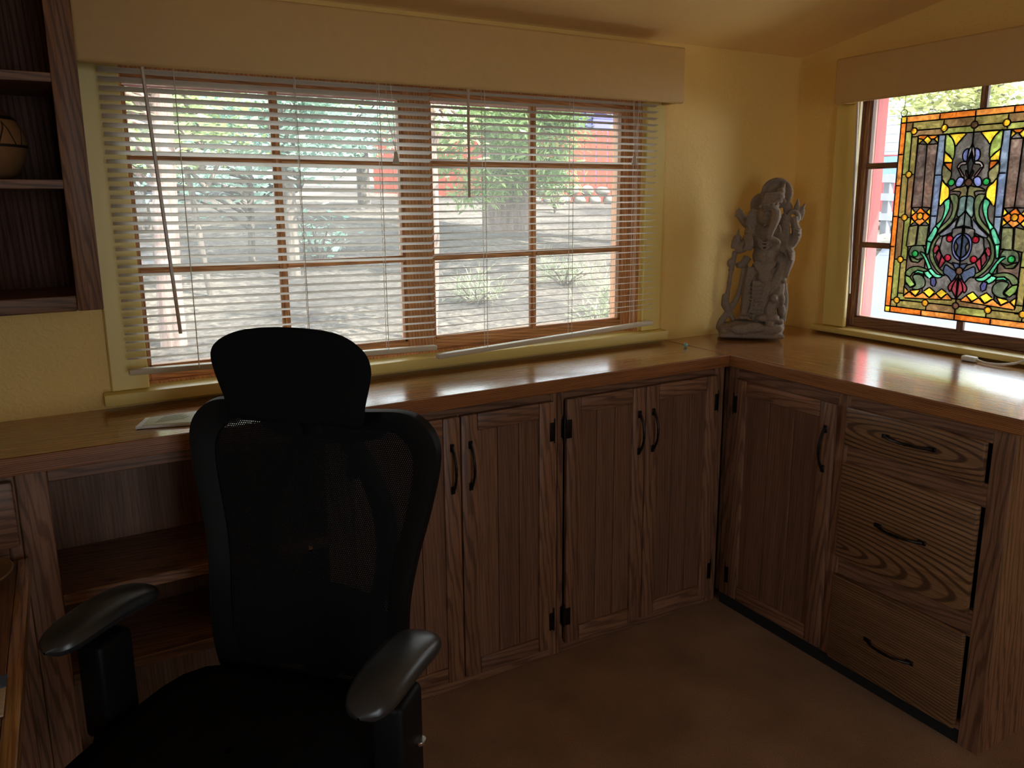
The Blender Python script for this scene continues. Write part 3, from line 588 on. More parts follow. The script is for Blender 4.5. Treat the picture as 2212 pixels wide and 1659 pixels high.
# rear inverted V support and hub
m = MB()
for s in (-1, 1):
    m.tube(smoothpath([(s*.02, bow(0, .95)+.045, .965), (s*.075, bow(.07, .88)+.055, .88), (s*.125, bow(.12, .78)+.055, .78), (s*.13, bow(.12, .66)+.06, .66), (s*.06, bow(0, .52)+.08, .52), (0, .24, .42)], 5), [.034]*26, 10, .45)
m.build('back_support', 'black_plastic', ch, smooth=60)
m = MB().ell((0, yb(.95)+.03, .955), (.15, .014, .045)); m.build('upper_bar', 'black_plastic', ch, smooth=60)
# lumbar pad
m = MB(); rows = []
for i in range(9):
    v = -1+i/4; z = .555+.085*v; hw = .165*(1-.22*abs(v)**3); rows.append([(hw*(-1+2*j/10), bow(hw*(-1+2*j/10), z)+.012+.012*abs(v)**4, z-.018*((-1+2*j/10)**2)) for j in range(11)])
m.grid(rows); rows2 = [[(x, y+.02, z) for x, y, z in r] for r in rows]; m.grid(rows2)
for r, r2 in ((rows[0], rows2[0]), (rows[-1], rows2[-1]), ([q[0] for q in rows], [q[0] for q in rows2]), ([q[-1] for q in rows], [q[-1] for q in rows2])): m.grid([r, r2])
m.build('lumbar_pad', 'black_fabric', ch, smooth=60)
# headrest
_hp = None
def hx(z):   # half width by height
    pts = [(.972, .118), (.99, .14), (1.02, .146), (1.06, .158), (1.09, .163), (1.115, .155), (1.135, .128), (1.148, .085), (1.153, .02)]
    global _hp
    if _hp is None: _hp = np.array([(p.x, p.y) for p in smoothpath([(a, b, 0) for a, b in pts], 10)])
    return float(np.interp(z, _hp[:, 0], _hp[:, 1]))
m = MB(); F_, B_ = [], []
zs = [.972, .975, .98, .985, .99, 1.0, 1.01, 1.02, 1.035, 1.05, 1.065, 1.08, 1.09, 1.1, 1.108, 1.115, 1.121, 1.127, 1.132, 1.137, 1.141, 1.145, 1.1475, 1.15, 1.152, 1.153]
for z in zs:
    h = hx(z); rf, rb = [], []
    for j in range(25):
        q = -1+j/12; x = h*q; yc = .222-.022*(x/.163)**2-.30*max(0, z-1.08)**1.0*.5+.25*max(0, 1.0-z)
        e = max(0, 1-abs(q)**6)**.5*max(0.0, 1-abs((z-1.0625)/.0905)**8)**.5
        rf.append((x, yc-.016*e, z)); rb.append((x, yc+.020*e, z))
    F_.append(rf); B_.append(rb)
m.grid(F_); m.grid(B_)
for r, r2 in ((F_[0], B_[0]), (F_[-1], B_[-1]), ([q[0] for q in F_], [q[0] for q in B_]), ([q[-1] for q in F_], [q[-1] for q in B_])): m.grid([r, r2])
m.build('headrest', 'black_fabric', ch, smooth=70)
MB().tube([(0, .215, 1.05), (0, .255, 1.0), (0, .275, .94)], [.02, .022, .025], 10, .6).build('headrest_post', 'black_plastic', ch, smooth=60)
# seat cushion
m = MB(); ns, nr = 40, 5
def seatpt(a, s):
    ca, sa = math.cos(a), math.sin(a); e = 4.2
    r = (abs(ca)**e+abs(sa)**e)**(-1/e); return (r*ca*.245*s, -.045+r*sa*.245*s)
rings = []
for (s, z) in ((.02, .492), (.5, .490), (.8, .488), (.95, .478), (1.0, .455), (.985, .43), (.9, .415), (.02, .415)):
    rings.append([(*seatpt(2*math.pi*j/ns, s), z-(.03 if seatpt(2*math.pi*j/ns, s)[1] < -.22 else 0)+.012*(seatpt(2*math.pi*j/ns, s)[0]/.245)**2) for j in range(ns+1)])
m.grid(rings); m.build('seat', 'black_fabric', ch, smooth=60)
MB().box(-.13, .13, -.12, .17, .36, .416, .02, 3).build('mechanism', 'black_plastic', ch, smooth=40)
# arms
for s in (-1, 1):
    m = MB(); rows = []
    for i in range(21):
        q = i/20; y = -.110+.236*q; e = max(0, 1-abs(2*q-1)**5)**.5; hw = (.040+.007*q)*max(.05, e); zc_ = .652+.012*math.sin(q*math.pi)+.004*(1-q)
        cx = s*.283-.004*(1-q)
        rows.append([(cx+hw*math.copysign(abs(math.cos(a))**.7, math.cos(a)), y, zc_+.020*max(.1, e)*math.copysign(abs(math.sin(a))**.8, math.sin(a))) for a in [2*math.pi*j/16 for j in range(17)]])
    m.grid(rows); m.build('arm_pad', 'arm_pad', ch, smooth=70)
    m = MB(); m.box(s*.283-.028, s*.283+.028, -.035, .045, .44, .625, .012, 3); m.build('arm_post', 'black_plastic', ch, smooth=40)
    m = MB(); m.box(s*.283-.022, s*.283+.022, -.03, .04, .365, .44, .01, 2); m.box(min(s*.12, s*.30), max(s*.12, s*.30), -.03, .04, .365, .395, .008, 2); m.build('arm_bracket', 'black_plastic', ch, smooth=40)
    MB().lathe([(.010, 0), (.011, .003), (.010, .006)], (s*.283+s*.03, .02, .53), 12).build('arm_button', 'chrome', ch, smooth=40)
# gas column, base, castors
MB().tube([(0, 0, .12), (0, 0, .24), (0, 0, .241), (0, 0, .37)], [.03, .03, .018, .018], 14).build('gas_column', 'black_plastic', ch, smooth=40)
for k in range(5):
    a = 2*math.pi*k/5+.3; c, s_ = math.cos(a), math.sin(a)
    MB().tube([(0, 0, .13), (c*.1, s_*.1, .125), (c*.3, s_*.3, .09)], [.035, .03, .02], 10, .6).build('base_leg', 'black_plastic', ch, smooth=60)
    MB().tube([(c*.3-s_*.02, s_*.3+c*.02, .0305), (c*.3+s_*.02, s_*.3-c*.02, .0305)], [.03, .03], 16).build('castor', 'black_plastic', ch, smooth=40)
# ------------------------------------------------------------------ statue
def remeshed(mb, vox, name, mat, parent, smooth_it=2):
    o = mb.build(name, mat, parent)
    md = o.modifiers.new('r', 'REMESH'); md.mode = 'VOXEL'; md.voxel_size = vox
    ms = o.modifiers.new('s', 'SMOOTH'); ms.iterations = smooth_it; ms.factor = .5
    dg = bpy.context.evaluated_depsgraph_get(); ev = o.evaluated_get(dg); me = bpy.data.meshes.new_from_object(ev)
    o.modifiers.clear(); old = o.data; o.data = me; bpy.data.meshes.remove(old); me.name = name
    for q in me.polygons: q.use_smooth = True
    return o
K = .000386
st = thing('elephant_statue', 'carved grey stone statue of a standing elephant headed figure', 'statue', (-.345, -.135, H+.009), R(-42))
def sp(zx, zy, y=0): return ((zx-545)*K, y, (1525-zy)*K)
def el(m, zx, zy, rx, rz, y=0, ry=None, rot=0): m.ell(sp(zx, zy, y), (rx*K, ry if ry else rx*K*.8, rz*K), (0, rot, 0))
def tb(m, pts, r): # pts (zx,zy,y), r in zoom px
    p = smoothpath([sp(*q) for q in pts], 4); n = len(p); rr = [np.interp(i/(n-1), np.linspace(0, 1, len(r)), r)*K for i in range(n)] if hasattr(r, '__len__') else r*K
    m.tube(p, rr, 8)
# pedestal
m = MB()
el(m, 545, 1490, 295, 60, 0, .075); el(m, 480, 1450, 190, 85, -.02, .06); el(m, 690, 1450, 150, 75, -.02, .06); el(m, 330, 1460, 85, 60, 0, .05); el(m, 780, 1440, 70, 70, 0, .05)
m.box(*(sp(262, 0)[0], sp(830, 0)[0]), -.07, .07, 0, .016, .006, 2)
for (a, b, c) in ((450, 1440, -.072), (560, 1420, -.075), (720, 1430, -.07)): el(m, a, b, 95, 50, c, .012)
remeshed(m, .0035, 'pedestal', 'stone', st)
# figure
m = MB()
tb(m, [(500, 1350, -.01), (505, 1200, -.01), (520, 1050, -.005), (560, 900, 0)], [60, 58, 66, 95])
tb(m, [(600, 1360, -.02), (610, 1200, -.03), (640, 1050, -.025), (650, 900, -.01)], [75, 72, 80, 95])
tb(m, [(690, 1100, -.02), (745, 980, -.03), (785, 860, -.015), (730, 800, 0)], [60, 62, 52, 60])
el(m, 470, 1340, 62, 24, -.03, .035); el(m, 640, 1340, 75, 40, -.045, .03)
el(m, 635, 780, 112, 110, -.015, .05); el(m, 625, 900, 105, 85, -.012, .042); el(m, 635, 960, 60, 65, -.05, .014)
for k in range(6): tb(m, [(540+22*k, 1000, -.045), (545+14*k, 1150, -.042), (520+22*k, 1300, -.04)], 9)
for k in range(5): tb(m, [(540, 840+k*4, -.04), (620, 862+k*22, -.058), (725, 830+k*6, -.045)], 8)
el(m, 610, 640, 128, 105, 0, .05); el(m, 640, 550, 105, 90, -.005, .045); el(m, 520, 575, 75, 80, 0, .035); el(m, 760, 600, 75, 100, 0, .035); el(m, 700, 700, 80, 90, -.01, .04)
el(m, 650, 430, 105, 115, -.03, .05); el(m, 655, 335, 82, 75, -.02, .045)
el(m, 525, 450, 70, 105, -.012, .016, .25); el(m, 790, 560, 52, 165, -.008, .016, -.05)
tb(m, [(685, 395, -.08), (678, 470, -.102), (645, 560, -.108), (640, 610, -.108), (690, 628, -.106), (722, 655, -.10), (700, 692, -.10)], [46, 38, 31, 27, 23, 19, 15])
tb(m, [(720, 500, -.07), (735, 560, -.08), (715, 585, -.085)], [14, 12, 6]); tb(m, [(625, 480, -.07), (590, 510, -.085)], [13, 5])
el(m, 690, 300, 75, 22, -.035, .045, -.15); el(m, 720, 260, 55, 40, -.03, .035); el(m, 740, 215, 38, 36, -.025, .025); tb(m, [(745, 210, -.02), (762, 165, -.02), (768, 115, -.018)], [30, 16, 3])
for k in range(7): el(m, 560+k*34, 345-k*8, 16, 18, -.07+abs(k-3)*.006, .008)
tb(m, [(520, 540, .015), (455, 480, .02), (400, 410, .015)], [50, 42, 34]); tb(m, [(400, 420, .015), (362, 432, .01)], [26, 6]); tb(m, [(395, 400, .015), (365, 380, .01)], [26, 6]); tb(m, [(410, 395, .015), (392, 352, .01)], [24, 5])
tb(m, [(520, 600, 0), (470, 670, -.02), (420, 715, -.035), (385, 720, -.03)], [62, 58, 48, 42])
for k in range(4): tb(m, [(440+20*k, 600-10*k, -.03), (455+20*k, 670, -.06), (440+20*k, 730, -.055)], 9)
tb(m, [(800, 560, 0), (850, 690, -.005), (895, 620, -.01), (895, 560, -.01), (880, 500, -.005), (870, 440, 0)], [40, 40, 42, 42, 34, 42])
for k in range(3): tb(m, [(860, 540+30*k, -.03), (900, 550+30*k, -.035), (935, 545+30*k, -.015)], 8)
tb(m, [(835, 470, 0), (825, 420, 0), (855, 390, 0), (895, 410, 0), (905, 460, 0), (880, 490, 0)], 22)
tb(m, [(885, 420, .01), (895, 360, .01), (898, 275, .01)], [24, 30, 4]); tb(m, [(915, 440, .01), (935, 380, .01), (965, 312, .01)], [26, 22, 4]); tb(m, [(925, 470, .01), (945, 420, .01), (965, 372, .01)], [18, 16, 4])
tb(m, [(760, 700, -.01), (835, 740, -.015), (850, 820, -.02), (830, 900, -.03), (815, 970, -.03)], [52, 52, 44, 34, 28])
el(m, 800, 1000, 34, 30, -.03, .02)
for k in range(4): tb(m, [(800+12*k, 700+20*k, -.03), (850, 745+22*k, -.045), (890, 750+20*k, -.02)], 8)
tb(m, [(815, 1040, .02), (835, 1200, .025), (825, 1390, .02)], [40, 45, 40]); tb(m, [(780, 1020, -.02), (760, 1120, -.03), (700, 1250, -.05), (720, 1330, -.055), (760, 1350, -.05)], [40, 60, 52, 50, 40])
el(m, 720, 1160, 42, 40, -.055, .03); el(m, 795, 1170, 32, 55, -.04, .025); el(m, 800, 1270, 40, 60, -.035, .03); el(m, 700, 1390, 45, 40, -.06, .025); el(m, 790, 1370, 35, 30, -.05, .02)
el(m, 720, 1330, 60, 40, -.065, .02)
for k in range(3): tb(m, [(545+k*8, 610+k*26, -.052), (610, 660+k*30, -.066), (690-k*4, 620+k*26, -.06)], 9)
for (a, b) in ((612, 420), (676, 410)): el(m, a, b, 13, 10, -.082, .006)
tb(m, [(585, 385, -.07), (640, 365, -.088), (700, 372, -.08)], 10)
for k in range(5): tb(m, [(572+k*6, 330-k*24, -.05), (650+k*10, 318-k*24, -.068+.004*k), (735+k*2, 318-k*22, -.045)], 10)
for (a, b, c, d) in ((470, 668, 62, -.02), (425, 712, 54, -.034), (845, 780, 54, -.016), (832, 885, 42, -.026), (500, 1310, 66, -.012), (455, 480, 46, .02)):
    el(m, a, b, c, 11, d, c*K*1.0, .5 if a < 500 and b < 1000 else 0)
tb(m, [(470, 455, -.025), (500, 370, -.02), (555, 380, -.03)], 9); tb(m, [(500, 545, -.025), (470, 500, -.025), (470, 455, -.025)], 9)
tb(m, [(820, 470, -.02), (832, 580, -.02), (810, 690, -.022)], 9)
for k in range(8): tb(m, [(470+6*k, 1040+36*k, -.052), (540, 1060+36*k, -.06), (640-4*k, 1040+36*k, -.06)], 6)
remeshed(m, .0026, 'figure', 'stone', st, 1)
# halo
m = MB(); cx_, _, cz_ = sp(715, 228); rr = 148*K
m.ell((cx_, .012, cz_), (rr*.96, .009, rr*.96)); ringp = [(cx_+.78*rr*math.cos(2*math.pi*j/32), .012, cz_+.78*rr*math.sin(2*math.pi*j/32)) for j in range(33)]; m.tube([(a*1, b-.004, c) for a, b, c in ringp], .16*rr, 8)
el(m, 580, 330, 95, 110, .012, .008); el(m, 820, 370, 45, 70, .012, .008)
remeshed(m, .0032, 'halo', 'stone', st, 1)
# mace and trailing sash
m = MB()
tb(m, [(395, 530, -.03), (390, 590, -.03), (380, 650, -.03), (370, 720, -.03)], [4, 14, 46, 40]); el(m, 385, 615, 40, 22, -.03); el(m, 380, 690, 48, 20, -.03)
tb(m, [(372, 740, -.03), (358, 850, -.03), (342, 950, -.028), (330, 1080, -.025), (318, 1180, -.02)], [26, 24, 20, 20, 26]); el(m, 345, 850, 42, 46, -.03); el(m, 345, 910, 30, 14, -.03); el(m, 335, 1030, 26, 14, -.028)
tb(m, [(395, 870, -.02), (450, 860, -.01), (490, 800, 0)], [26, 36, 40])
tb(m, [(480, 800, 0), (465, 920, .005), (445, 1050, .005), (420, 1160, .0), (375, 1250, -.01), (330, 1320, -.01), (280, 1400, -.01), (268, 1470, 0)], [30, 26, 24, 26, 28, 30, 32, 36])
tb(m, [(300, 1135, -.02), (310, 1230, -.02), (345, 1300, -.01), (385, 1370, -.01), (420, 1430, 0)], [22, 42, 30, 22, 26])
remeshed(m, .0032, 'mace_and_sash', 'stone', st, 1)
# ------------------------------------------------------------------ stained glass panel (millimetres, u from centre line, v from lower edge; left half, mirrored)
GP = [
('brn',[(-177,558),(-146,554),(-143,355),(-181,353)]),
('brn2',[(-146,554),(-110,554),(-113,353),(-143,355)]),
('ora',[(-179,583),(-163,584),(-147,583),(-131,581),(-110,581),(-111,570),(-177,569)]),
('yel',[(-178,575),(-160,570),(-176,556)]),
('yel',[(-147,581),(-132,567),(-144,553),(-160,568)]),
('yel',[(-111,580),(-109,555),(-124,569)]),
('blu',[(-109,581),(-87,580),(-85,456),(-111,456)]),
('blu2',[(-111,456),(-85,456),(-88,361),(-89,327),(-111,327)]),
('blu',[(-111,327),(-89,327),(-91,273),(-107,245),(-110,281)]),
('yel',[(-79,581),(-25,581),(-34,565),(-44,553),(-52,543),(-60,559),(-68,570)]),
('grn',[(-87,578),(-79,580),(-67,569),(-57,551),(-53,529),(-56,503),(-71,518),(-86,530)]),
('yel',[(-86,529),(-70,515),(-57,502),(-57,493),(-85,495)]),
('ora',[(-86,492),(-57,493),(-58,466),(-71,477)]),
('olv',[(-86,490),(-71,476),(-57,463),(-58,446),(-68,427),(-86,445)]),
('yel',[(-86,438),(-73,427),(-59,414),(-57,388),(-68,377),(-86,361)]),
('wht',[(0,547),(0,528),(-9,497),(-12,510),(-8,531)]),
('lav',[(-11,532),(-22,528),(-27,513),(-22,498),(-12,496),(-11,512)]),
('drk',[(0,511),(-9,489),(0,443),(0,443)]),
('pnk',[(-14,494),(-31,492),(-40,479),(-35,472),(-28,484),(-14,486)]),
('pnk2',[(-39,476),(-24,450),(-10,443),(-22,460),(-32,474)]),
('pnk2',[(-14,479),(-11,456),(-4,444),(0,445),(-8,464)]),
('lav',[(-38,439),(-28,448),(-15,442),(-17,428),(-27,418),(-39,422)]),
('olv',[(-55,405),(-38,415),(-23,417),(-4,419),(0,388),(-26,383),(-21,401),(-37,405)]),
('dgr',[(-54,394),(-34,394),(-25,379),(-26,353),(-36,314),(-65,285),(-82,271),(-79,287),(-54,314),(-43,336),(-43,362),(-53,384)]),
('tel',[(-71,371),(-55,381),(-51,362),(-56,336),(-83,282),(-93,293),(-73,318),(-67,349)]),
('tel2',[(-93,293),(-83,282),(-100,243),(-110,245),(-116,250),(-105,272)]),
('tel',[(-116,247),(-100,243),(-106,209),(-108,202),(-116,206)]),
('dgr',[(-79,271),(-93,250),(-101,228),(-102,200),(-93,178),(-69,150),(-47,139),(-44,148),(-66,162),(-85,192),(-90,219),(-84,246),(-72,265)]),
('gte',[(-22,383),(-1,387),(0,348),(-20,325),(-26,336),(-23,353)]),
('bgy',[(-19,323),(0,343),(0,298),(-25,293)]),
('gry',[(-34,310),(-23,321),(-27,295),(-33,279),(-67,264),(-75,270),(-52,290)]),
('bg2',[(0,293),(-33,288),(-36,270),(-62,263),(-67,243),(-69,220),(-50,190),(-26,178),(0,176),(-4,293)]),
('red',[(-78,237),(-72,224),(-84,205),(-92,215),(-89,228)]),
('red2',[(-73,220),(-61,203),(-68,173),(-81,197)]),
('red',[(-62,205),(-47,186),(-65,157),(-68,173)]),
('lav',[(0,275),(-18,270),(-29,255),(-31,231),(-25,207),(-12,193),(0,189),(0,198),(-10,203),(-20,216),(-24,233),(-21,251),(-11,263),(0,266)]),
('dbl',[(0,266),(-11,263),(-20,251),(-12,234),(-16,214),(-6,201),(0,198)]),
('dbl',[(-46,173),(-25,163),(-6,151),(-12,134),(-20,121),(-33,137),(-50,147)]),
('dbl',[(-27,183),(0,178),(0,167),(-11,159)]),
('red3',[(-3,136),(-14,128),(-30,106),(-24,90),(-19,96),(-15,112)]),
('red',[(-3,136),(-15,112),(-18,95),(-1,70)]),
('dg2',[(-168,224),(-147,232),(-127,229),(-118,209),(-123,190),(-141,177),(-163,178),(-174,201)]),
('dgr',[(-172,196),(-142,184),(-121,192),(-138,175),(-160,176)]),
('tel',[(-137,209),(-120,206),(-103,182),(-91,158),(-100,153),(-112,177),(-123,195)]),
('tel2',[(-91,158),(-73,143),(-54,138),(-60,131),(-79,132),(-100,150)]),
('dgr',[(-181,135),(-166,155),(-137,162),(-102,153),(-111,147),(-138,148),(-154,139),(-163,127)]),
('tel',[(-154,135),(-138,150),(-118,147),(-110,136),(-135,141)]),
('tel2',[(-118,147),(-100,151),(-84,134),(-94,124),(-107,132)]),
('grn2',[(-181,130),(-163,125),(-141,101),(-159,90),(-176,107)]),
('dg2',[(-153,130),(-127,135),(-109,120),(-109,99),(-129,86),(-154,88),(-140,101)]),
('ind',[(-90,127),(-77,131),(-70,116),(-75,98),(-88,106)]),
('yel2',[(-181,93),(-162,76),(-178,62)]),
('yel2',[(-161,80),(-120,87),(-137,63)]),
('yel',[(-91,97),(-71,83),(-89,63),(-112,81)]),
('yel',[(-50,96),(-30,83),(-49,65),(-69,79)]),
('ora2',[(-178,61),(-160,76),(-137,62),(-112,79),(-89,62),(-69,79),(-49,64),(-30,82),(-10,63),(-177,53)]),
('yel',[(-179,354),(-164,337),(-178,326)]),
('yel',[(-114,355),(-112,328),(-127,339)]),
('yel',[(-177,321),(-165,308),(-179,294)]),
('yel',[(-114,322),(-112,297),(-128,310)]),
('ora',[(-148,355),(-130,339),(-145,325),(-162,338)]),
('ora',[(-130,339),(-113,326),(-128,310),(-145,325)]),
('ora2',[(-145,325),(-128,310),(-146,295),(-164,308)]),
('ora',[(-162,338),(-145,325),(-164,308),(-178,324)]),
('olv',[(-182,291),(-151,298),(-154,230),(-186,224)]),
('olv2',[(-148,296),(-113,296),(-118,231),(-151,230)]),
]
JW = [('ojw',8,-195,599),('ojw',8,-200,461),('ojw',8,-201,321),('ojw',8,-202,181),('ojw',8,-202,43),('ojw',8,-94,601),('ojw',8,-101,44),('gjw',8,-54,432),('gjw',8,-152,203),('rjw',8,-41,257),('rjw',8,-41,196),('ojw',8,-147,326),('bjw',8,0,603),('bjw',9,0,431),('bjw',9,0,157),('bjw',8,0,46)]
GC = dict(ora=(216,98,24), ora2=(214,118,44), yel=(246,190,40), yel2=(240,164,40), brn=(74,58,50), brn2=(92,70,58), blu=(102,112,128), blu2=(86,98,122), grn=(122,132,54), grn2=(112,138,62), olv=(104,94,56), olv2=(96,94,60),
          wht=(196,196,186), lav=(126,130,196), drk=(48,52,54), pnk=(212,176,170), pnk2=(206,136,136), dgr=(82,92,56), dg2=(74,82,60), tel=(72,170,118), tel2=(84,182,134), gte=(92,114,106), bgy=(90,96,90), gry=(100,100,108),
          bg=(76,68,60), bg2=(92,84,78), red=(156,46,56), red2=(134,52,62), red3=(170,52,68), dbl=(62,70,92), ind=(64,62,106), ojw=(255,160,30), gjw=(40,170,70), rjw=(215,30,50), bjw=(110,70,48), bandA=(122,104,50), bandB=(112,80,46), bandC=(124,122,54))
PW, PH, RES = 243, 648, 1.25
nu, nv = int(2*PW/RES), int(PH/RES)
UU, VV = np.meshgrid(-PW+(np.arange(nu)+.5)*RES, (np.arange(nv)+.5)*RES)
LAB = np.full((nv, nu), -1, int); PC = []; OUTL = []
def paint(col, poly, smooth=False):
    poly = [tuple(map(float, p)) for p in poly]
    if smooth: poly = [(p.x, p.y) for p in smoothpath([(a, b, 0) for a, b in poly], 4, True)]
    P = np.array(poly); x0, y0 = P.min(0); x1, y1 = P.max(0)
    i0, i1 = max(0, int(y0/RES)-1), min(nv, int(y1/RES)+2); j0, j1 = max(0, int((x0+PW)/RES)-1), min(nu, int((x1+PW)/RES)+2)
    if i1 <= i0 or j1 <= j0: return
    u, v = UU[i0:i1, j0:j1], VV[i0:i1, j0:j1]; ins = np.zeros(u.shape, bool); n = len(P)
    for k in range(n):
        (xa, ya), (xb, yb_) = P[k], P[(k+1) % n]
        if ya == yb_: continue
        ins ^= ((ya > v) != (yb_ > v)) & (u < (xb-xa)*(v-ya)/(yb_-ya)+xa)
    LAB[i0:i1, j0:j1][ins] = len(PC); PC.append(col); OUTL.append(poly)
def rect(c, a, b, d, e): paint(c, [(a, d), (b, d), (b, e), (a, e)])
vs_ = np.linspace(20, 628, 7); us_ = [-224, -112, 0, 112, 224]
for s in (-1, 1):
    for k in range(6): rect('ora' if (k+s) % 3 else 'ora2', *sorted((s*243, s*224)), vs_[k], vs_[k+1])
    for d, e in ((0, 20), (628, 648)): rect('yel', *sorted((s*243, s*224)), d, e)
for k in range(4):
    rect(('ora2', 'ora', 'ora2', 'ora')[k], us_[k], us_[k+1], 628, 648); rect(('ora', 'ora2', 'ora', 'ora2')[k], us_[k], us_[k+1], 0, 20)
jv = [20, 43, 181, 321, 461, 599, 628]; bc = ['bandA', 'bandC', 'bandB', 'bandA', 'bandC', 'bandB', 'bandA']
for s in (-1, 1):
    for k in range(6):
        rect(bc[k], *sorted((s*224, s*201)), jv[k], jv[k+1]); rect(bc[(k+2) % 7], *sorted((s*201, s*179)), jv[k], jv[k+1])
ju = [-201, -97, 0, 97, 201]
for k in range(4):
    for q, (d, e) in enumerate(((20, 45), (45, 68), (581, 601), (601, 628))): rect(bc[(k*2+q) % 7], ju[k], ju[k+1], d, e)
for s in (-1, 1): rect('bg', *sorted((0, s*179)), 68, 581)
for s in (-1, 1): rect('bg2', *sorted((0, s*115)), 68, 300); rect('brn2', *sorted((s*115, s*179)), 100, 232)
for (c, p) in GP:
    mid = any(a == 0 for a, b in p)
    curved = len(p) > 5 and c not in ('ora2', 'ora')
    if c == 'drk': paint(c, [(a, b) for a, b in p]+[(-a, b) for a, b in reversed(p)]); continue
    paint(c, p, curved); paint({'wht': 'pnk'}.get(c, c), [(-a, b) for a, b in p], curved)
jew = []
for (c, r, a, b) in JW:
    r += 2.5
    for s in ((-1, 1) if a else (1,)):
        q = (a if s == 1 else -a, b); jew.append((c, r, q)); paint('hole', [(q[0]+r*math.cos(t_*math.pi/10), q[1]+r*math.sin(t_*math.pi/10)) for t_ in range(20)])
# every connected area is one piece of glass
sgp = thing('stained_glass_panel', 'leaded stained glass panel with amber border hanging in the window', 'glass panel', (-.004, -.667, .982))
def PT(u, v, d): return (-.004+d, -.667-u*.001, .982+v*.001)
seen = np.zeros(LAB.shape, bool)
for lab in range(len(PC)):
    if PC[lab] == 'hole' or not (LAB == lab).any(): continue
    todo = LAB == lab
    while todo.any():
        i, j = np.argwhere(todo)[0]; comp = np.zeros(todo.shape, bool); comp[i, j] = True; cnt = 0
        while True:
            g = comp.copy(); g[1:] |= comp[:-1]; g[:-1] |= comp[1:]; g[:, 1:] |= comp[:, :-1]; g[:, :-1] |= comp[:, 1:]; g &= todo
            g2 = g.copy(); g2[1:] |= g[:-1]; g2[:-1] |= g[1:]; g2[:, 1:] |= g[:, :-1]; g2[:, :-1] |= g[:, 1:]; g2 &= todo
            n_ = int(g2.sum())
            if n_ == cnt: break
            cnt = n_; comp = g2
        todo &= ~comp
        if cnt < 14: continue
        m = MB(); rws = np.argwhere(comp.any(1))[:, 0]
        for r_ in rws:
            c_ = np.flatnonzero(np.diff(np.concatenate([[0], comp[r_].astype(int), [0]])))
            for a, b in zip(c_[::2], c_[1::2]):
                u0, u1, v0, v1 = -PW+a*RES, -PW+b*RES, r_*RES, (r_+1)*RES
                q = [PT(u0, v0, -.0015), PT(u1, v0, -.0015), PT(u1, v1, -.0015), PT(u0, v1, -.0015), PT(u0, v0, .0015), PT(u1, v0, .0015), PT(u1, v1, .0015), PT(u0, v1, .0015)]
                m.add(q, [(0, 1, 2, 3), (7, 6, 5, 4), (0, 3, 7, 4), (1, 5, 6, 2)])
        col = GC[PC[lab]]; dark = sum(col) < 330
        m.build('glass_piece', stained(tuple(col), .45 if dark else .12), sgp)
for (c, r, q) in jew:
    m = MB(); rows = []
    for k in range(5):
        a = k*math.pi/8; rows.append([PT(q[0]+r*math.cos(a)*math.cos(t_*math.pi/10), q[1]+r*math.cos(a)*math.sin(t_*math.pi/10), -.002-.005*math.sin(a)) for t_ in range(21)])
    m.grid(rows); m.add([PT(q[0]+r*math.cos(t_*math.pi/10), q[1]+r*math.sin(t_*math.pi/10), .002) for t_ in range(20)], [tuple(range(20))]); m.build('jewel', stained(tuple(GC[c]), .85), sgp, smooth=60)
# lead came : every outline where two different pieces meet
came = MB()
def lab_at(u, v):
    i, j = int(v/RES), int((u+PW)/RES)
    return LAB[i, j] if 0 <= i < nv and 0 <= j < nu else -2
def strip(run, w_):
    L_ = []
    for k in range(len(run)):
        a = run[max(0, k-1)]; b = run[min(len(run)-1, k+1)]; d = (b[0]-a[0], b[1]-a[1]); l = math.hypot(*d) or 1; nx, ny = -d[1]/l*w_, d[0]/l*w_; x, y = run[k]
        L_.append([PT(x+nx, y+ny, -.0022), PT(x+nx*.5, y+ny*.5, -.0034), PT(x-nx*.5, y-ny*.5, -.0034), PT(x-nx, y-ny, -.0022), PT(x-nx, y-ny, .0022), PT(x+nx, y+ny, .0022), PT(x+nx, y+ny, -.0022)])
    came.grid(L_)
for poly in OUTL:
    n = len(poly); run = []
    for k in range(n):
        a, b = poly[k], poly[(k+1) % n]; l = math.hypot(b[0]-a[0], b[1]-a[1])
        if l < .01: continue
        st_ = max(1, int(l/3)); nx, ny = -(b[1]-a[1])/l, (b[0]-a[0])/l
        for t_ in range(st_+1):
            p = (a[0]+(b[0]-a[0])*t_/st_, a[1]+(b[1]-a[1])*t_/st_)
            if lab_at(p[0]+nx*2, p[1]+ny*2) != lab_at(p[0]-nx*2, p[1]-ny*2): run.append(p)
            else:
                if len(run) > 1: strip(run, 2.0)
                run = []
    if len(run) > 1: strip(run, 2.0)
came.build('lead_came', 'lead', sgp)
for (u, v) in ((-236, 660), (236, 660)):
    MB().tube([PT(u+11*math.cos(a*math.pi/8), v+11*math.sin(a*math.pi/8), 0) for a in range(17)], .0011, 6).build('hanging_ring', 'lead', sgp)
    MB().tube([PT(u, v+11, 0), PT(u, 776, 0)], .0009, 5).build('hanging_chain', 'lead', sgp)
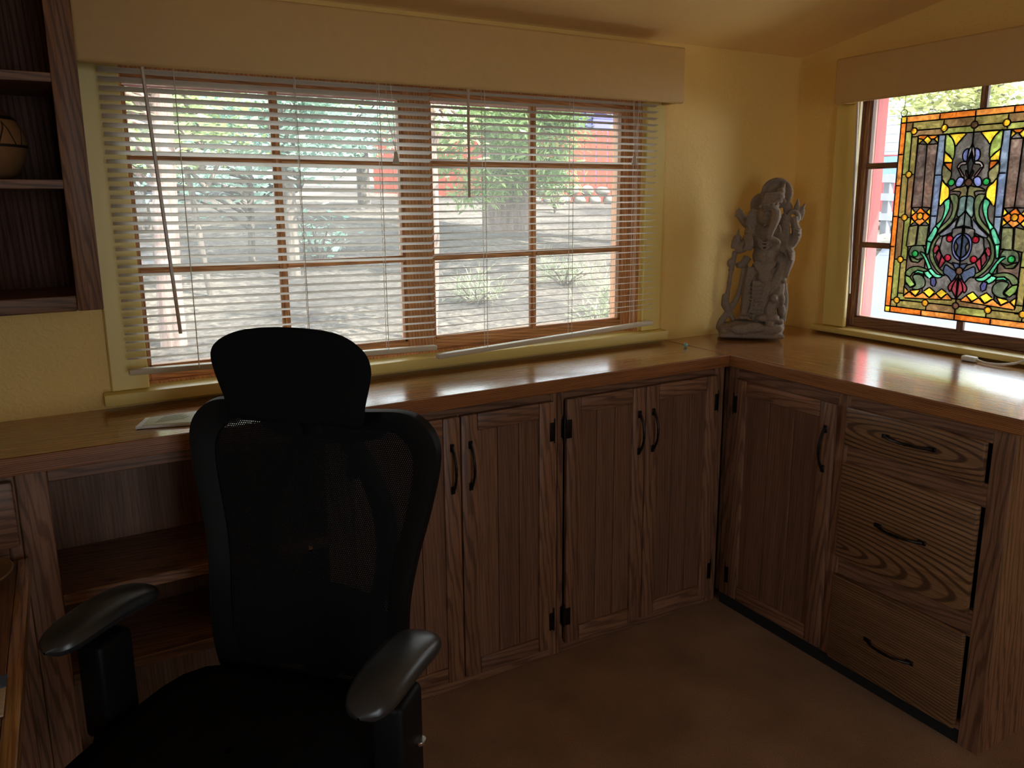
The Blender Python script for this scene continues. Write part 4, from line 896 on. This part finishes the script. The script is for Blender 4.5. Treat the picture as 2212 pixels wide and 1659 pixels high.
# ================================================================== outside
def gz(x, y):
    f = 1-.4*min(1, max(0, (x-1.2*y+2)/6)); return .30+.052*max(0, y)**1.1*f
def groundmat():
    m, nt, bs = newmat('leaf_litter'); L = nt.links.new
    tc = N(nt, 'ShaderNodeTexCoord'); a = N(nt, 'ShaderNodeTexNoise', Scale=.55, Detail=3.0); b = N(nt, 'ShaderNodeTexNoise', Scale=13.0, Detail=9.0, Roughness=.8, Distortion=.8); v = N(nt, 'ShaderNodeTexVoronoi', Scale=16.0)
    for n in (a, b, v): L(tc.outputs['Object'], n.inputs['Vector'])
    ra = ramp(nt, [(.35, srgb(84, 81, 80)), (.6, srgb(128, 121, 114))]); L(a.outputs[0], ra.inputs[0])
    rb = ramp(nt, [(.36, (.3, .3, .31)), (.5, (.8, .8, .8)), (.64, (1.6, 1.55, 1.45))]); L(b.outputs[0], rb.inputs[0])
    rv = ramp(nt, [(0, (1.15, 1.1, 1)), (.5, (.8, .8, .8))]); L(v.outputs['Distance'], rv.inputs[0])
    mx = N(nt, 'ShaderNodeMix', data_type='RGBA', blend_type='MULTIPLY'); mx.inputs[0].default_value = 1; L(ra.outputs[0], mx.inputs[6]); L(rb.outputs[0], mx.inputs[7])
    mx2 = N(nt, 'ShaderNodeMix', data_type='RGBA', blend_type='MULTIPLY'); mx2.inputs[0].default_value = 1; L(mx.outputs[2], mx2.inputs[6]); L(rv.outputs[0], mx2.inputs[7]); L(mx2.outputs[2], bs.inputs['Base Color'])
    bs.inputs['Roughness'].default_value = 1; bs.inputs['Specular IOR Level'].default_value = .1; bump(nt, bs, b.outputs[0], .8, .08); return m
xs = list(np.linspace(-16, -2, 15))+list(np.linspace(-1, 16, 35))+list(np.linspace(18, 60, 12)); ys = list(np.linspace(-8, 0, 6))+[.16]+list(np.linspace(.6, 20, 40))+list(np.linspace(22, 60, 10))
m = MB(); m.v = [(x, y, (gz(x, y)+.03*math.sin(1.3*x+.7*y)+.025*math.sin(2.1*y-.8*x)) if not (-4.7 < x < .3 and y < .3) else -.14) for x in xs for y in ys]
ny = len(ys); m.f = [(i*ny+j, (i+1)*ny+j, (i+1)*ny+j+1, i*ny+j+1) for i in range(len(xs)-1) for j in range(ny-1)]
tag(m.build('ground', groundmat(), off=(0, 0, 0), smooth=180), kind='structure')
m = MB(); m.grid([[(x, y, gz(x, y)+.075+.01*math.sin(x*3)) for y in np.linspace(-6.5, .5, 14)] for x in np.linspace(.3, 2.6, 7)])
tag(m.build('driveway', plain('pale_concrete', srgb(226, 222, 214), .9, noise=.06, nscale=3)), 'pale sunlit concrete apron outside the stained glass window', 'driveway', kind='structure')
# asphalt road on the right hand side
m = MB(); P = []
for x in np.linspace(2.62, 11, 22): P.append([(x, y, gz(x, y)+.085+.02*math.sin(.8*x)) for y in np.linspace(-6, .60*x+.3, 24)])
m.grid(P); rd = m.build('road', plain('shade_toned_asphalt', srgb(58, 66, 82), .9, noise=.15, nscale=20)); tag(rd, 'blue grey asphalt road outside the stained glass window', 'road', kind='structure')  # asphalt colour darkened to stand in for shade lying on the road
def leafmat(name, c1, c2, trans=.45):
    m = bpy.data.materials.new(name); m.use_nodes = True; nt = m.node_tree; L = nt.links.new; bs = nt.nodes['Principled BSDF']
    tc = N(nt, 'ShaderNodeTexCoord'); nz = N(nt, 'ShaderNodeTexNoise', Scale=3.0, Detail=3.0); L(tc.outputs['Object'], nz.inputs['Vector'])
    rp = ramp(nt, [(.35, c1[:3]), (.65, c2[:3])]); L(nz.outputs[0], rp.inputs[0]); L(rp.outputs[0], bs.inputs['Base Color']); bs.inputs['Roughness'].default_value = .5
    tl = N(nt, 'ShaderNodeBsdfTranslucent'); L(rp.outputs[0], tl.inputs[0]); mx = N(nt, 'ShaderNodeMixShader'); mx.inputs[0].default_value = trans
    L(bs.outputs[0], mx.inputs[1]); L(tl.outputs[0], mx.inputs[2]); L(mx.outputs[0], nt.nodes['Material Output'].inputs[0]); return m
LG = leafmat('oak_leaf', srgb(128, 152, 108), srgb(178, 188, 130)); LT = leafmat('blue_green_leaf', srgb(126, 162, 146), srgb(172, 196, 182)); LC = leafmat('cedar_leaf', srgb(122, 152, 96), srgb(170, 190, 128)); LY = leafmat('yellow_green_leaf', srgb(150, 160, 92), srgb(190, 192, 130)); LGR = leafmat('dry_grass', srgb(104, 116, 88), srgb(150, 152, 124))
def barkmat(name, c):
    m, nt, bs = newmat(name); L = nt.links.new
    tc = N(nt, 'ShaderNodeTexCoord'); mp = N(nt, 'ShaderNodeMapping'); mp.inputs['Scale'].default_value = (1, 1, .12); L(tc.outputs['Object'], mp.inputs[0]); nz = N(nt, 'ShaderNodeTexNoise', Scale=22.0, Detail=6.0, Roughness=.7); L(mp.outputs[0], nz.inputs['Vector'])
    rp = ramp(nt, [(.35, tuple(x*.45 for x in c[:3])), (.55, c[:3]), (.7, tuple(min(1, x*1.5) for x in c[:3]))]); L(nz.outputs[0], rp.inputs[0]); L(rp.outputs[0], bs.inputs['Base Color']); bs.inputs['Roughness'].default_value = .95; bump(nt, bs, nz.outputs[0], .7, .03); return m
BK1, BK2, BK3 = barkmat('grey_pink_bark', srgb(132, 112, 104)), barkmat('redwood_bark', srgb(120, 106, 98)), barkmat('dark_bark', srgb(104, 96, 88))
rng = np.random.default_rng(5)
def leaves(m, centres, n, spread, size, droop=.0, narrow=.45):
    C = np.array(centres)[rng.integers(0, len(centres), n)]+rng.normal(0, 1, (n, 3))*np.array(spread)
    d = rng.normal(0, 1, (n, 3)); d[:, 2] = d[:, 2]*.45-droop; d /= np.linalg.norm(d, axis=1)[:, None]
    e = np.cross(d, rng.normal(0, .35, (n, 3))+[0, 0, 1]); e /= np.linalg.norm(e, axis=1)[:, None]
    s = (size*rng.uniform(.6, 1.3, n))[:, None]; nn = np.cross(d, e)
    P = np.stack([C, C+d*s*.35+e*s*narrow*.5, C+d*s*.75+e*s*narrow*.35-nn*s*.06, C+d*s, C+d*s*.75-e*s*narrow*.35-nn*s*.06, C+d*s*.35-e*s*narrow*.5], 1).reshape(-1, 3)
    o = len(m.v); m.v += [tuple(p) for p in P]
    for k in range(n): b = o+6*k; m.f += [(b, b+1, b+2, b+5), (b+2, b+3, b+4, b+5)]
def rawbuild(m, name, mat, parent):
    o_ = ORI[parent.name]; me = bpy.data.meshes.new(name); me.from_pydata([(x-o_[0], y-o_[1], z-o_[2]) for x, y, z in m.v], [], m.f); me.materials.append(mat)
    o = bpy.data.objects.new(name, me); COL.objects.link(o); o.parent = parent; o['kind'] = 'stuff'; return o
def crown(t, ell, n, size, leafm, bark, droop=0, narrow=.45, ncl=26, sp_=.16, k0=None):
    (cx, cy, cz), (rx, ry, rz) = ell; v = rng.normal(0, 1, (ncl, 3)); v /= np.linalg.norm(v, axis=1)[:, None]; v *= rng.uniform(.15, 1, (ncl, 1))**.5
    cen = np.array((cx, cy, cz))+v*np.array((rx, ry, rz)); o = ORI[t.name]; b = MB()
    for k, c in enumerate(cen[:14]):
        p0 = Vector((o[0], o[1], max(o[2]+.4, min(c[2]-.2*(k % 3), cz)))); p1 = Vector(c); b.tube(smoothpath([p0, p0.lerp(p1, .5)+Vector((0, 0, .06)), p1], 3), list(np.linspace(.022, .005, 7)), 5)
    b.build('branches', bark, t, smooth=80)
    m = MB(); leaves(m, [tuple(c) for c in cen], int(n*1.7), (sp_, sp_, sp_*.6), size, droop, narrow); rawbuild(m, 'foliage', leafm, t)
def tree2(label, base, r0, h, lean, bark, crowns, name='oak_tree', group='trees outside the wide window'):
    x, y = base; z = gz(x, y)-.05; t = thing(name, label, 'tree', (x, y, z), group=group)
    MB().tube([(x+lean[0]*q+.03*math.sin(6*q+x), y+lean[1]*q, z+h*q) for q in np.linspace(0, 1, 9)], list(np.linspace(r0, r0*.55, 9)), 12).build('trunk', bark, t, smooth=80)
    for c in crowns: crown(t, *c[:4], bark, *c[4:])
    return t
tree2('slender straight tree nearest the left blind', (-1.88, 3.08), .080, 3.6, (.02, .05), BK1, [(((-2.1, 3.4, 2.0), (.6, .5, .40)), 520, .10, LG)])
tree2('leaning tree at the far left of the wide window', (-1.37, 10.87), .20, 5.5, (-.35, .2), BK3, [(((-1.6, 10.4, 2.6), (1.3, .8, .8)), 1100, .14, LG, 0, .45, 40, .25)])
tree2('leafy tree with a dark trunk in the left window half', (-.46, 5.66), .075, 3.2, (-.12, .1), BK3, [(((-.6, 5.5, 2.15), (.9, .6, .42)), 1100, .11, LT, 0, .5, 40, .17)])
tree2('thin crooked sapling left of centre in the wide window', (-1.36, 4.82), .028, 2.4, (-.35, .2), BK3, [(((-1.5, 4.9, 2.05), (.55, .5, .40)), 620, .10, LG, 0, .5)])
tree2('thin upright sapling behind the left blind', (-.63, 6.72), .04, 3.0, (.05, .3), BK3, [(((-.9, 7.0, 1.62), (.7, .5, .22)), 260, .11, LT, 0, .5), (((-.4, 6.6, 2.5), (.7, .5, .3)), 420, .11, LG, 0, .5)])
tree2('bushy tree in the distance behind the left blind', (.9, 11.5), .13, 4.6, (.1, 0), BK3, [(((.7, 11.2, 2.65), (1.7, .8, .75)), 1700, .15, LT, 0, .45, 50, .3)])
tree2('tall tree in the distance seen beside the middle post', (3.1, 13.5), .14, 5.5, (.1, 0), BK3, [(((3.0, 13.2, 3.0), (1.3, .8, 1.0)), 1700, .16, LT, 0, .45, 50, .3)])
tree2('yellow green tree far behind the slender tree', (-2.6, 15.5), .16, 6, (0, 0), BK3, [(((-2.2, 15.2, 3.6), (2.4, .8, .9)), 1500, .19, LY, 0, .45, 50, .35)])
tree2('thin pale trunk just right of the middle post', (-.41, 2.47), .030, 3.0, (.02, .02), BK1, [(((-.35, 2.6, 2.0), (.35, .35, .35)), 160, .08, LG)])
tree2('big redwood with drooping feathery branches behind the right blind', (4.04, 9.16), .43, 8.5, (0, .1), BK2, [(((3.2, 8.2, 2.3), (1.5, .7, 1.1)), 3600, .17, LC, .35, .2, 60, .16), (((3.95, 8.0, 2.4), (.45, .5, .9)), 1100, .17, LC, .35, .2, 30, .16)], 'redwood_tree')
ct = tree2('added unseen tall tree left of the house whose crown shades the slope', (-6.5, 5.5), .25, 7, (.3, 0), BK3, [(((-2.8, 4.2, 6.6), (3.4, 2.6, .8)), 420, .5, LG, 0, .6, 60, .5)])  # out of view, added so its crown dapples the slope
ct = tree2('added unseen tall tree right of the slope whose crown shades the grass', (6.6, 5.0), .22, 7, (-.3, 0), BK3, [(((3.9, 4.5, 6.6), (2.4, 2.6, .8)), 560, .5, LG, 0, .6, 40, .5)])  # second unseen tree, added to throw leaf shade on the grass
def bush(name, label, c, r, n, size, leafm, group=None, droop=0, narrow=.45):
    z = gz(c[0], c[1]); t = thing(name, label, 'bush', (c[0], c[1], z), group=group); sm = MB(); cen = []
    for k in range(9):
        a = 2*math.pi*k/9; e = Vector((c[0]+math.cos(a)*r[0]*.6, c[1]+math.sin(a)*r[0]*.6, z+r[1]*(.5+.5*((k*7) % 9)/9))); p0 = Vector((c[0], c[1], z-.03)); sm.tube([p0, p0.lerp(e, .5)+Vector((0, 0, .1*r[1])), e], [.015, .01, .004], 5)
        cen += [tuple(p0.lerp(e, f)) for f in (.5, .75, 1)]
    sm.build('stems', BK3, t); lm = MB(); leaves(lm, cen, n, (r[0]*.25, r[0]*.25, r[1]*.16), size, droop, narrow); rawbuild(lm, 'foliage', leafm, t); return t
for (x, y, rr_, hh, n_, lb) in ((.7, 2.1, .25, .22, 200, 'grassy tuft low behind the right blind nearest the middle post'), (1.35, 2.75, .28, .26, 240, 'grassy tuft behind the right blind below its middle bar'), (2.25, 2.6, .35, .3, 280, 'wider grassy tuft at the right end of the wide window'), (.5, 3.6, .3, .18, 160, 'small grassy tuft farther up the slope near the middle post'), (1.8, 4.2, .4, .2, 200, 'grassy tuft halfway up the slope behind the right blind')):
    bush('grass_tuft', lb, (x, y), (rr_, hh), n_, .2, LGR, 'grass tufts on the slope', -.5, .05)
bush('shrub', 'small leafy shrub in front of the board fence', (6.75, 11.9), (.3, .75), 130, .11, LG)
bush('shrub', 'sunlit leafy shrub standing above the board fence', (10.7, 14.6), (.55, 3.2), 420, .18, LY)
bush('shrub', 'low leafy shrub among the thin saplings', (-.05, 6.2), (.45, .6), 150, .10, LT)
bush('shrub', 'leafy shrub far behind the left end of the fence', (6.5, 18.5), (1.6, 3.2), 900, .2, LG)
# board fence
FW = plain('redwood_fence_board', srgb(140, 58, 36), .8, noise=.25, nscale=9)
t = thing('board_fence', 'red brown wooden board fence on the slope behind the right blind', 'fence', (8.9, 14.4, gz(8.9, 14.4)))
fp = [(5.0, 18.0), (8.1, 14.9), (8.91, 14.36), (12.0, 13.3)]
tot = 0; bme = None; k = 0
for (a, b) in zip(fp, fp[1:]):
    L_ = math.hypot(b[0]-a[0], b[1]-a[1]); n_ = int(L_/.145); ang = math.atan2(b[1]-a[1], b[0]-a[0])
    for i in range(n_):
        q = (i+.5)/n_; x, y = a[0]+(b[0]-a[0])*q, a[1]+(b[1]-a[1])*q
        if bme is None: o = MB().prism([(-.069, 0), (.069, 0), (.069, 1.75), (.04, 1.79), (-.04, 1.79), (-.069, 1.75)], 1, -.01, .01).build('fence_board', FW, t, off=(0, 0, 0)); bme = o
        else: o = bme.copy(); COL.objects.link(o)
        w_ = ORI[t.name]; o.location = (x-w_[0], y-w_[1]+.012*(i % 2), gz(x, y)-w_[2]+.02+.03*math.sin(i*2.3)); o.rotation_euler = (0, 0, ang)
    for zz in (.45, 1.4):
        MB().tube([(a[0]+.0, a[1]+.05, gz(*a)+zz), (b[0], b[1]+.05, gz(*b)+zz)], .03, 4).build('fence_rail', FW, t)
# stone retaining edge in front of the fence
SM = plain('field_stone', srgb(124, 118, 110), .9, noise=.25, nscale=6, bstr=.5, bdist=.03)
t = thing('stone_wall', 'low dry stone wall along the foot of the board fence', 'stone wall', (8.6, 13.6, gz(8.6, 13.6)))
for r_ in range(2):
    for k in range(17):
        q = (k+.5*r_)/17; x, y = 6.6+6.0*q, 14.6-2.3*q
        MB().ell((x, y, gz(x, y)+.12+.22*r_), (.21*rng.uniform(.8, 1.15), .16, .125*rng.uniform(.85, 1.15)), (rng.uniform(-.2, .2), rng.uniform(-.15, .15), rng.uniform(0, 3)), 2).build('stone', SM, t, smooth=35)
# purple house behind the fence
PU = plain('lavender_siding', srgb(92, 92, 152), .7)
t = thing('house', 'lavender painted house behind the board fence', 'house', (15.5, 19.5, gz(13, 18)))
hz_ = gz(13, 18)
hw_ = 4.25-hz_
MB().box(10.9, 20, 18, 24, hz_, hz_+hw_).build('wall', PU, t)
for k in range(int(hw_/.14)): MB().box(10.85, 20, 17.97, 18, hz_+.14*k, hz_+.14*k+.125).build('siding_board', PU, t)
MB().prism([(17.7, hz_+hw_), (24.3, hz_+hw_), (21, hz_+hw_+1.2)], 0, 10.6, 20.4).build('roof', plain('pale_roof', srgb(215, 215, 220), .8), t)
wf = MB().box(11.0, 12.1, 17.90, 17.965, 3.05, 4.1).build('window', plain('blue_glass', srgb(74, 78, 120), .1), t); DB = plain('dark_bar', srgb(70, 72, 100), .6)
for k in range(5): MB().box(11.0+.26*k, 11.04+.26*k, 17.86, 17.9, 3.05, 4.1).build('lattice_bar', DB, wf)
for k in range(5): MB().box(11.0, 12.1, 17.83, 17.86, 3.05+.25*k, 3.08+.25*k).build('lattice_bar', DB, wf)
# neighbouring house with white lap siding, beyond the stained glass window
WS = plain('white_lap_siding', srgb(176, 184, 196), .6)
t = thing('house', 'white house with lap siding beyond the stained glass window', 'house', (14.2, 10.5, gz(13, 10)))
hz_ = gz(13, 10); A_ = Vector((13.9, 12.0, 0)); B_2 = Vector((15.2, 9.3, 0)); dv = (B_2-A_).normalized(); nv_ = Vector((dv.y, -dv.x, 0)); nv_ = nv_ if nv_.x < 0 else -nv_
def obox(m, s0, s1, d0, d1, z0, z1):
    q = [A_+dv*s+nv_*d for s, d in ((s0, d0), (s1, d0), (s1, d1), (s0, d1))]; return m.add([(p.x, p.y, z) for z in (z0, z1) for p in q], [(3,2,1,0),(4,5,6,7),(0,1,5,4),(1,2,6,5),(2,3,7,6),(3,0,4,7)])
obox(MB(), -.6, 3.0, -4, 0, hz_, hz_+4.4).build('wall', WS, t)
for k in range(20): obox(MB(), -.6, 3.0, .001, .03, hz_+.2*k, hz_+.2*k+.185).build('siding_board', WS, t)
obox(MB(), -.8, 3.2, -4.3, .3, hz_+4.41, hz_+4.6).build('roof', plain('grey_roof', srgb(120, 120, 125), .9), t)
# cars
def car(label, c, ang, paint_):
    t = thing('car', label, 'car', (c[0], c[1], gz(c[0], c[1])+.06), ang)
    b = [(-2.1, .35), (-2.15, .75), (-1.95, .92), (-1.2, .98), (1.3, 1.0), (2.0, .95), (2.12, .7), (2.1, .35)]
    MB().prism([(x, z) for x, z in b], 1, -.85, .85).build('body', paint_, t)
    MB().prism([(-1.25, .98), (-.65, 1.45), (.75, 1.48), (1.35, 1.0)], 1, -.74, .74).build('cabin', plain('car_glass', srgb(90, 120, 150), .05), t)
    MB().box(-.68, .78, -.73, .73, 1.445, 1.50, .02).build('roof', paint_, t)
    for x in (-1.35, 1.3):
        for y in (-.8, .8): MB().tube([(x, y-.1, .32), (x, y+.1, .32)], [.32, .32], 20).build('wheel', 'black_plastic', t, smooth=40)
    return t
car('red car parked beyond the rail fence outside', (13.2, 8.4), R(-33), plain('red_car_paint', srgb(150, 18, 32), .25, coat=.4))
car('pale silver car parked far behind the slender tree', (1.0, 17.2), R(8), plain('silver_car_paint', srgb(130, 142, 152), .25, coat=.4))
# grey rail fence before the red car
GR = plain('grey_weathered_wood', srgb(112, 116, 128), .8, noise=.12, nscale=8)
t = thing('rail_fence', 'grey wooden rail fence in front of the red car', 'fence', (10.2, 6.0, gz(10.2, 6)))
for k in range(4):
    x, y = 8.6+1.25*k, 7.0-.65*k; MB().box(x-.06, x+.06, y-.06, y+.06, gz(x, y)-.05, gz(x, y)+1.15, .01).build('post', GR, t)
for zz in (.42, .75, 1.05):
    a, b = (8.6, 6.93), (12.35, 4.98); m = MB(); m.add([(p[0], p[1]+d, gz(*p)+zz+e) for p in (a, b) for d, e in ((-.02, -.06), (.02, -.06), (.02, .06), (-.02, .06))], [(0,1,2,3),(7,6,5,4),(0,4,5,1),(1,5,6,2),(2,6,7,3),(3,7,4,0)]); m.build('rail', GR, t)
t = thing('rock_pile', 'pile of pale rocks at the foot of the rail fence', 'rocks', (7.6, 6.0, gz(7.6, 6)))
for k in range(26):
    x, y = 7.0+3.0*rng.random(), 6.6-1.6*rng.random(); s = rng.uniform(.12, .24); MB().ell((x, y, gz(x, y)+s*.4), (s, s*.8, s*.6), (0, rng.uniform(-.3, .3), rng.uniform(0, 3)), 2).build('rock', SM, t, smooth=35)
fb = bush('shrub', 'leafy plant with pink flowers before the white house', (9.0, 6.9), (.55, 1.5), 420, .14, LG)
m = MB(); leaves(m, [(9.0+.4*rng.normal(), 6.9+.3*rng.normal(), gz(9, 6.9)+rng.uniform(.7, 1.9)) for _ in range(12)], 90, (.05, .05, .05), .10, 0, .9); rawbuild(m, 'flowers', leafmat('pink_petal', srgb(210, 90, 110), srgb(230, 140, 150)), fb)
tree2('yellow green tree above the top edge of the stained glass panel', (8.6, 4.2), .09, 3.4, (.1, .1), BK3, [(((8.4, 4.3, 2.7), (1.1, .6, .5)), 1300, .13, LY, 0, .5, 40, .2)], 'garden_tree', 'trees outside the stained glass window')
tree2('darker green tree behind the stained glass panel', (10.5, 1.6), .12, 3.6, (0, 0), BK3, [(((10.3, 1.7, 2.3), (1.8, 1.0, 1.2)), 1600, .15, LG, 0, .5, 50, .3)], 'garden_tree', 'trees outside the stained glass window')
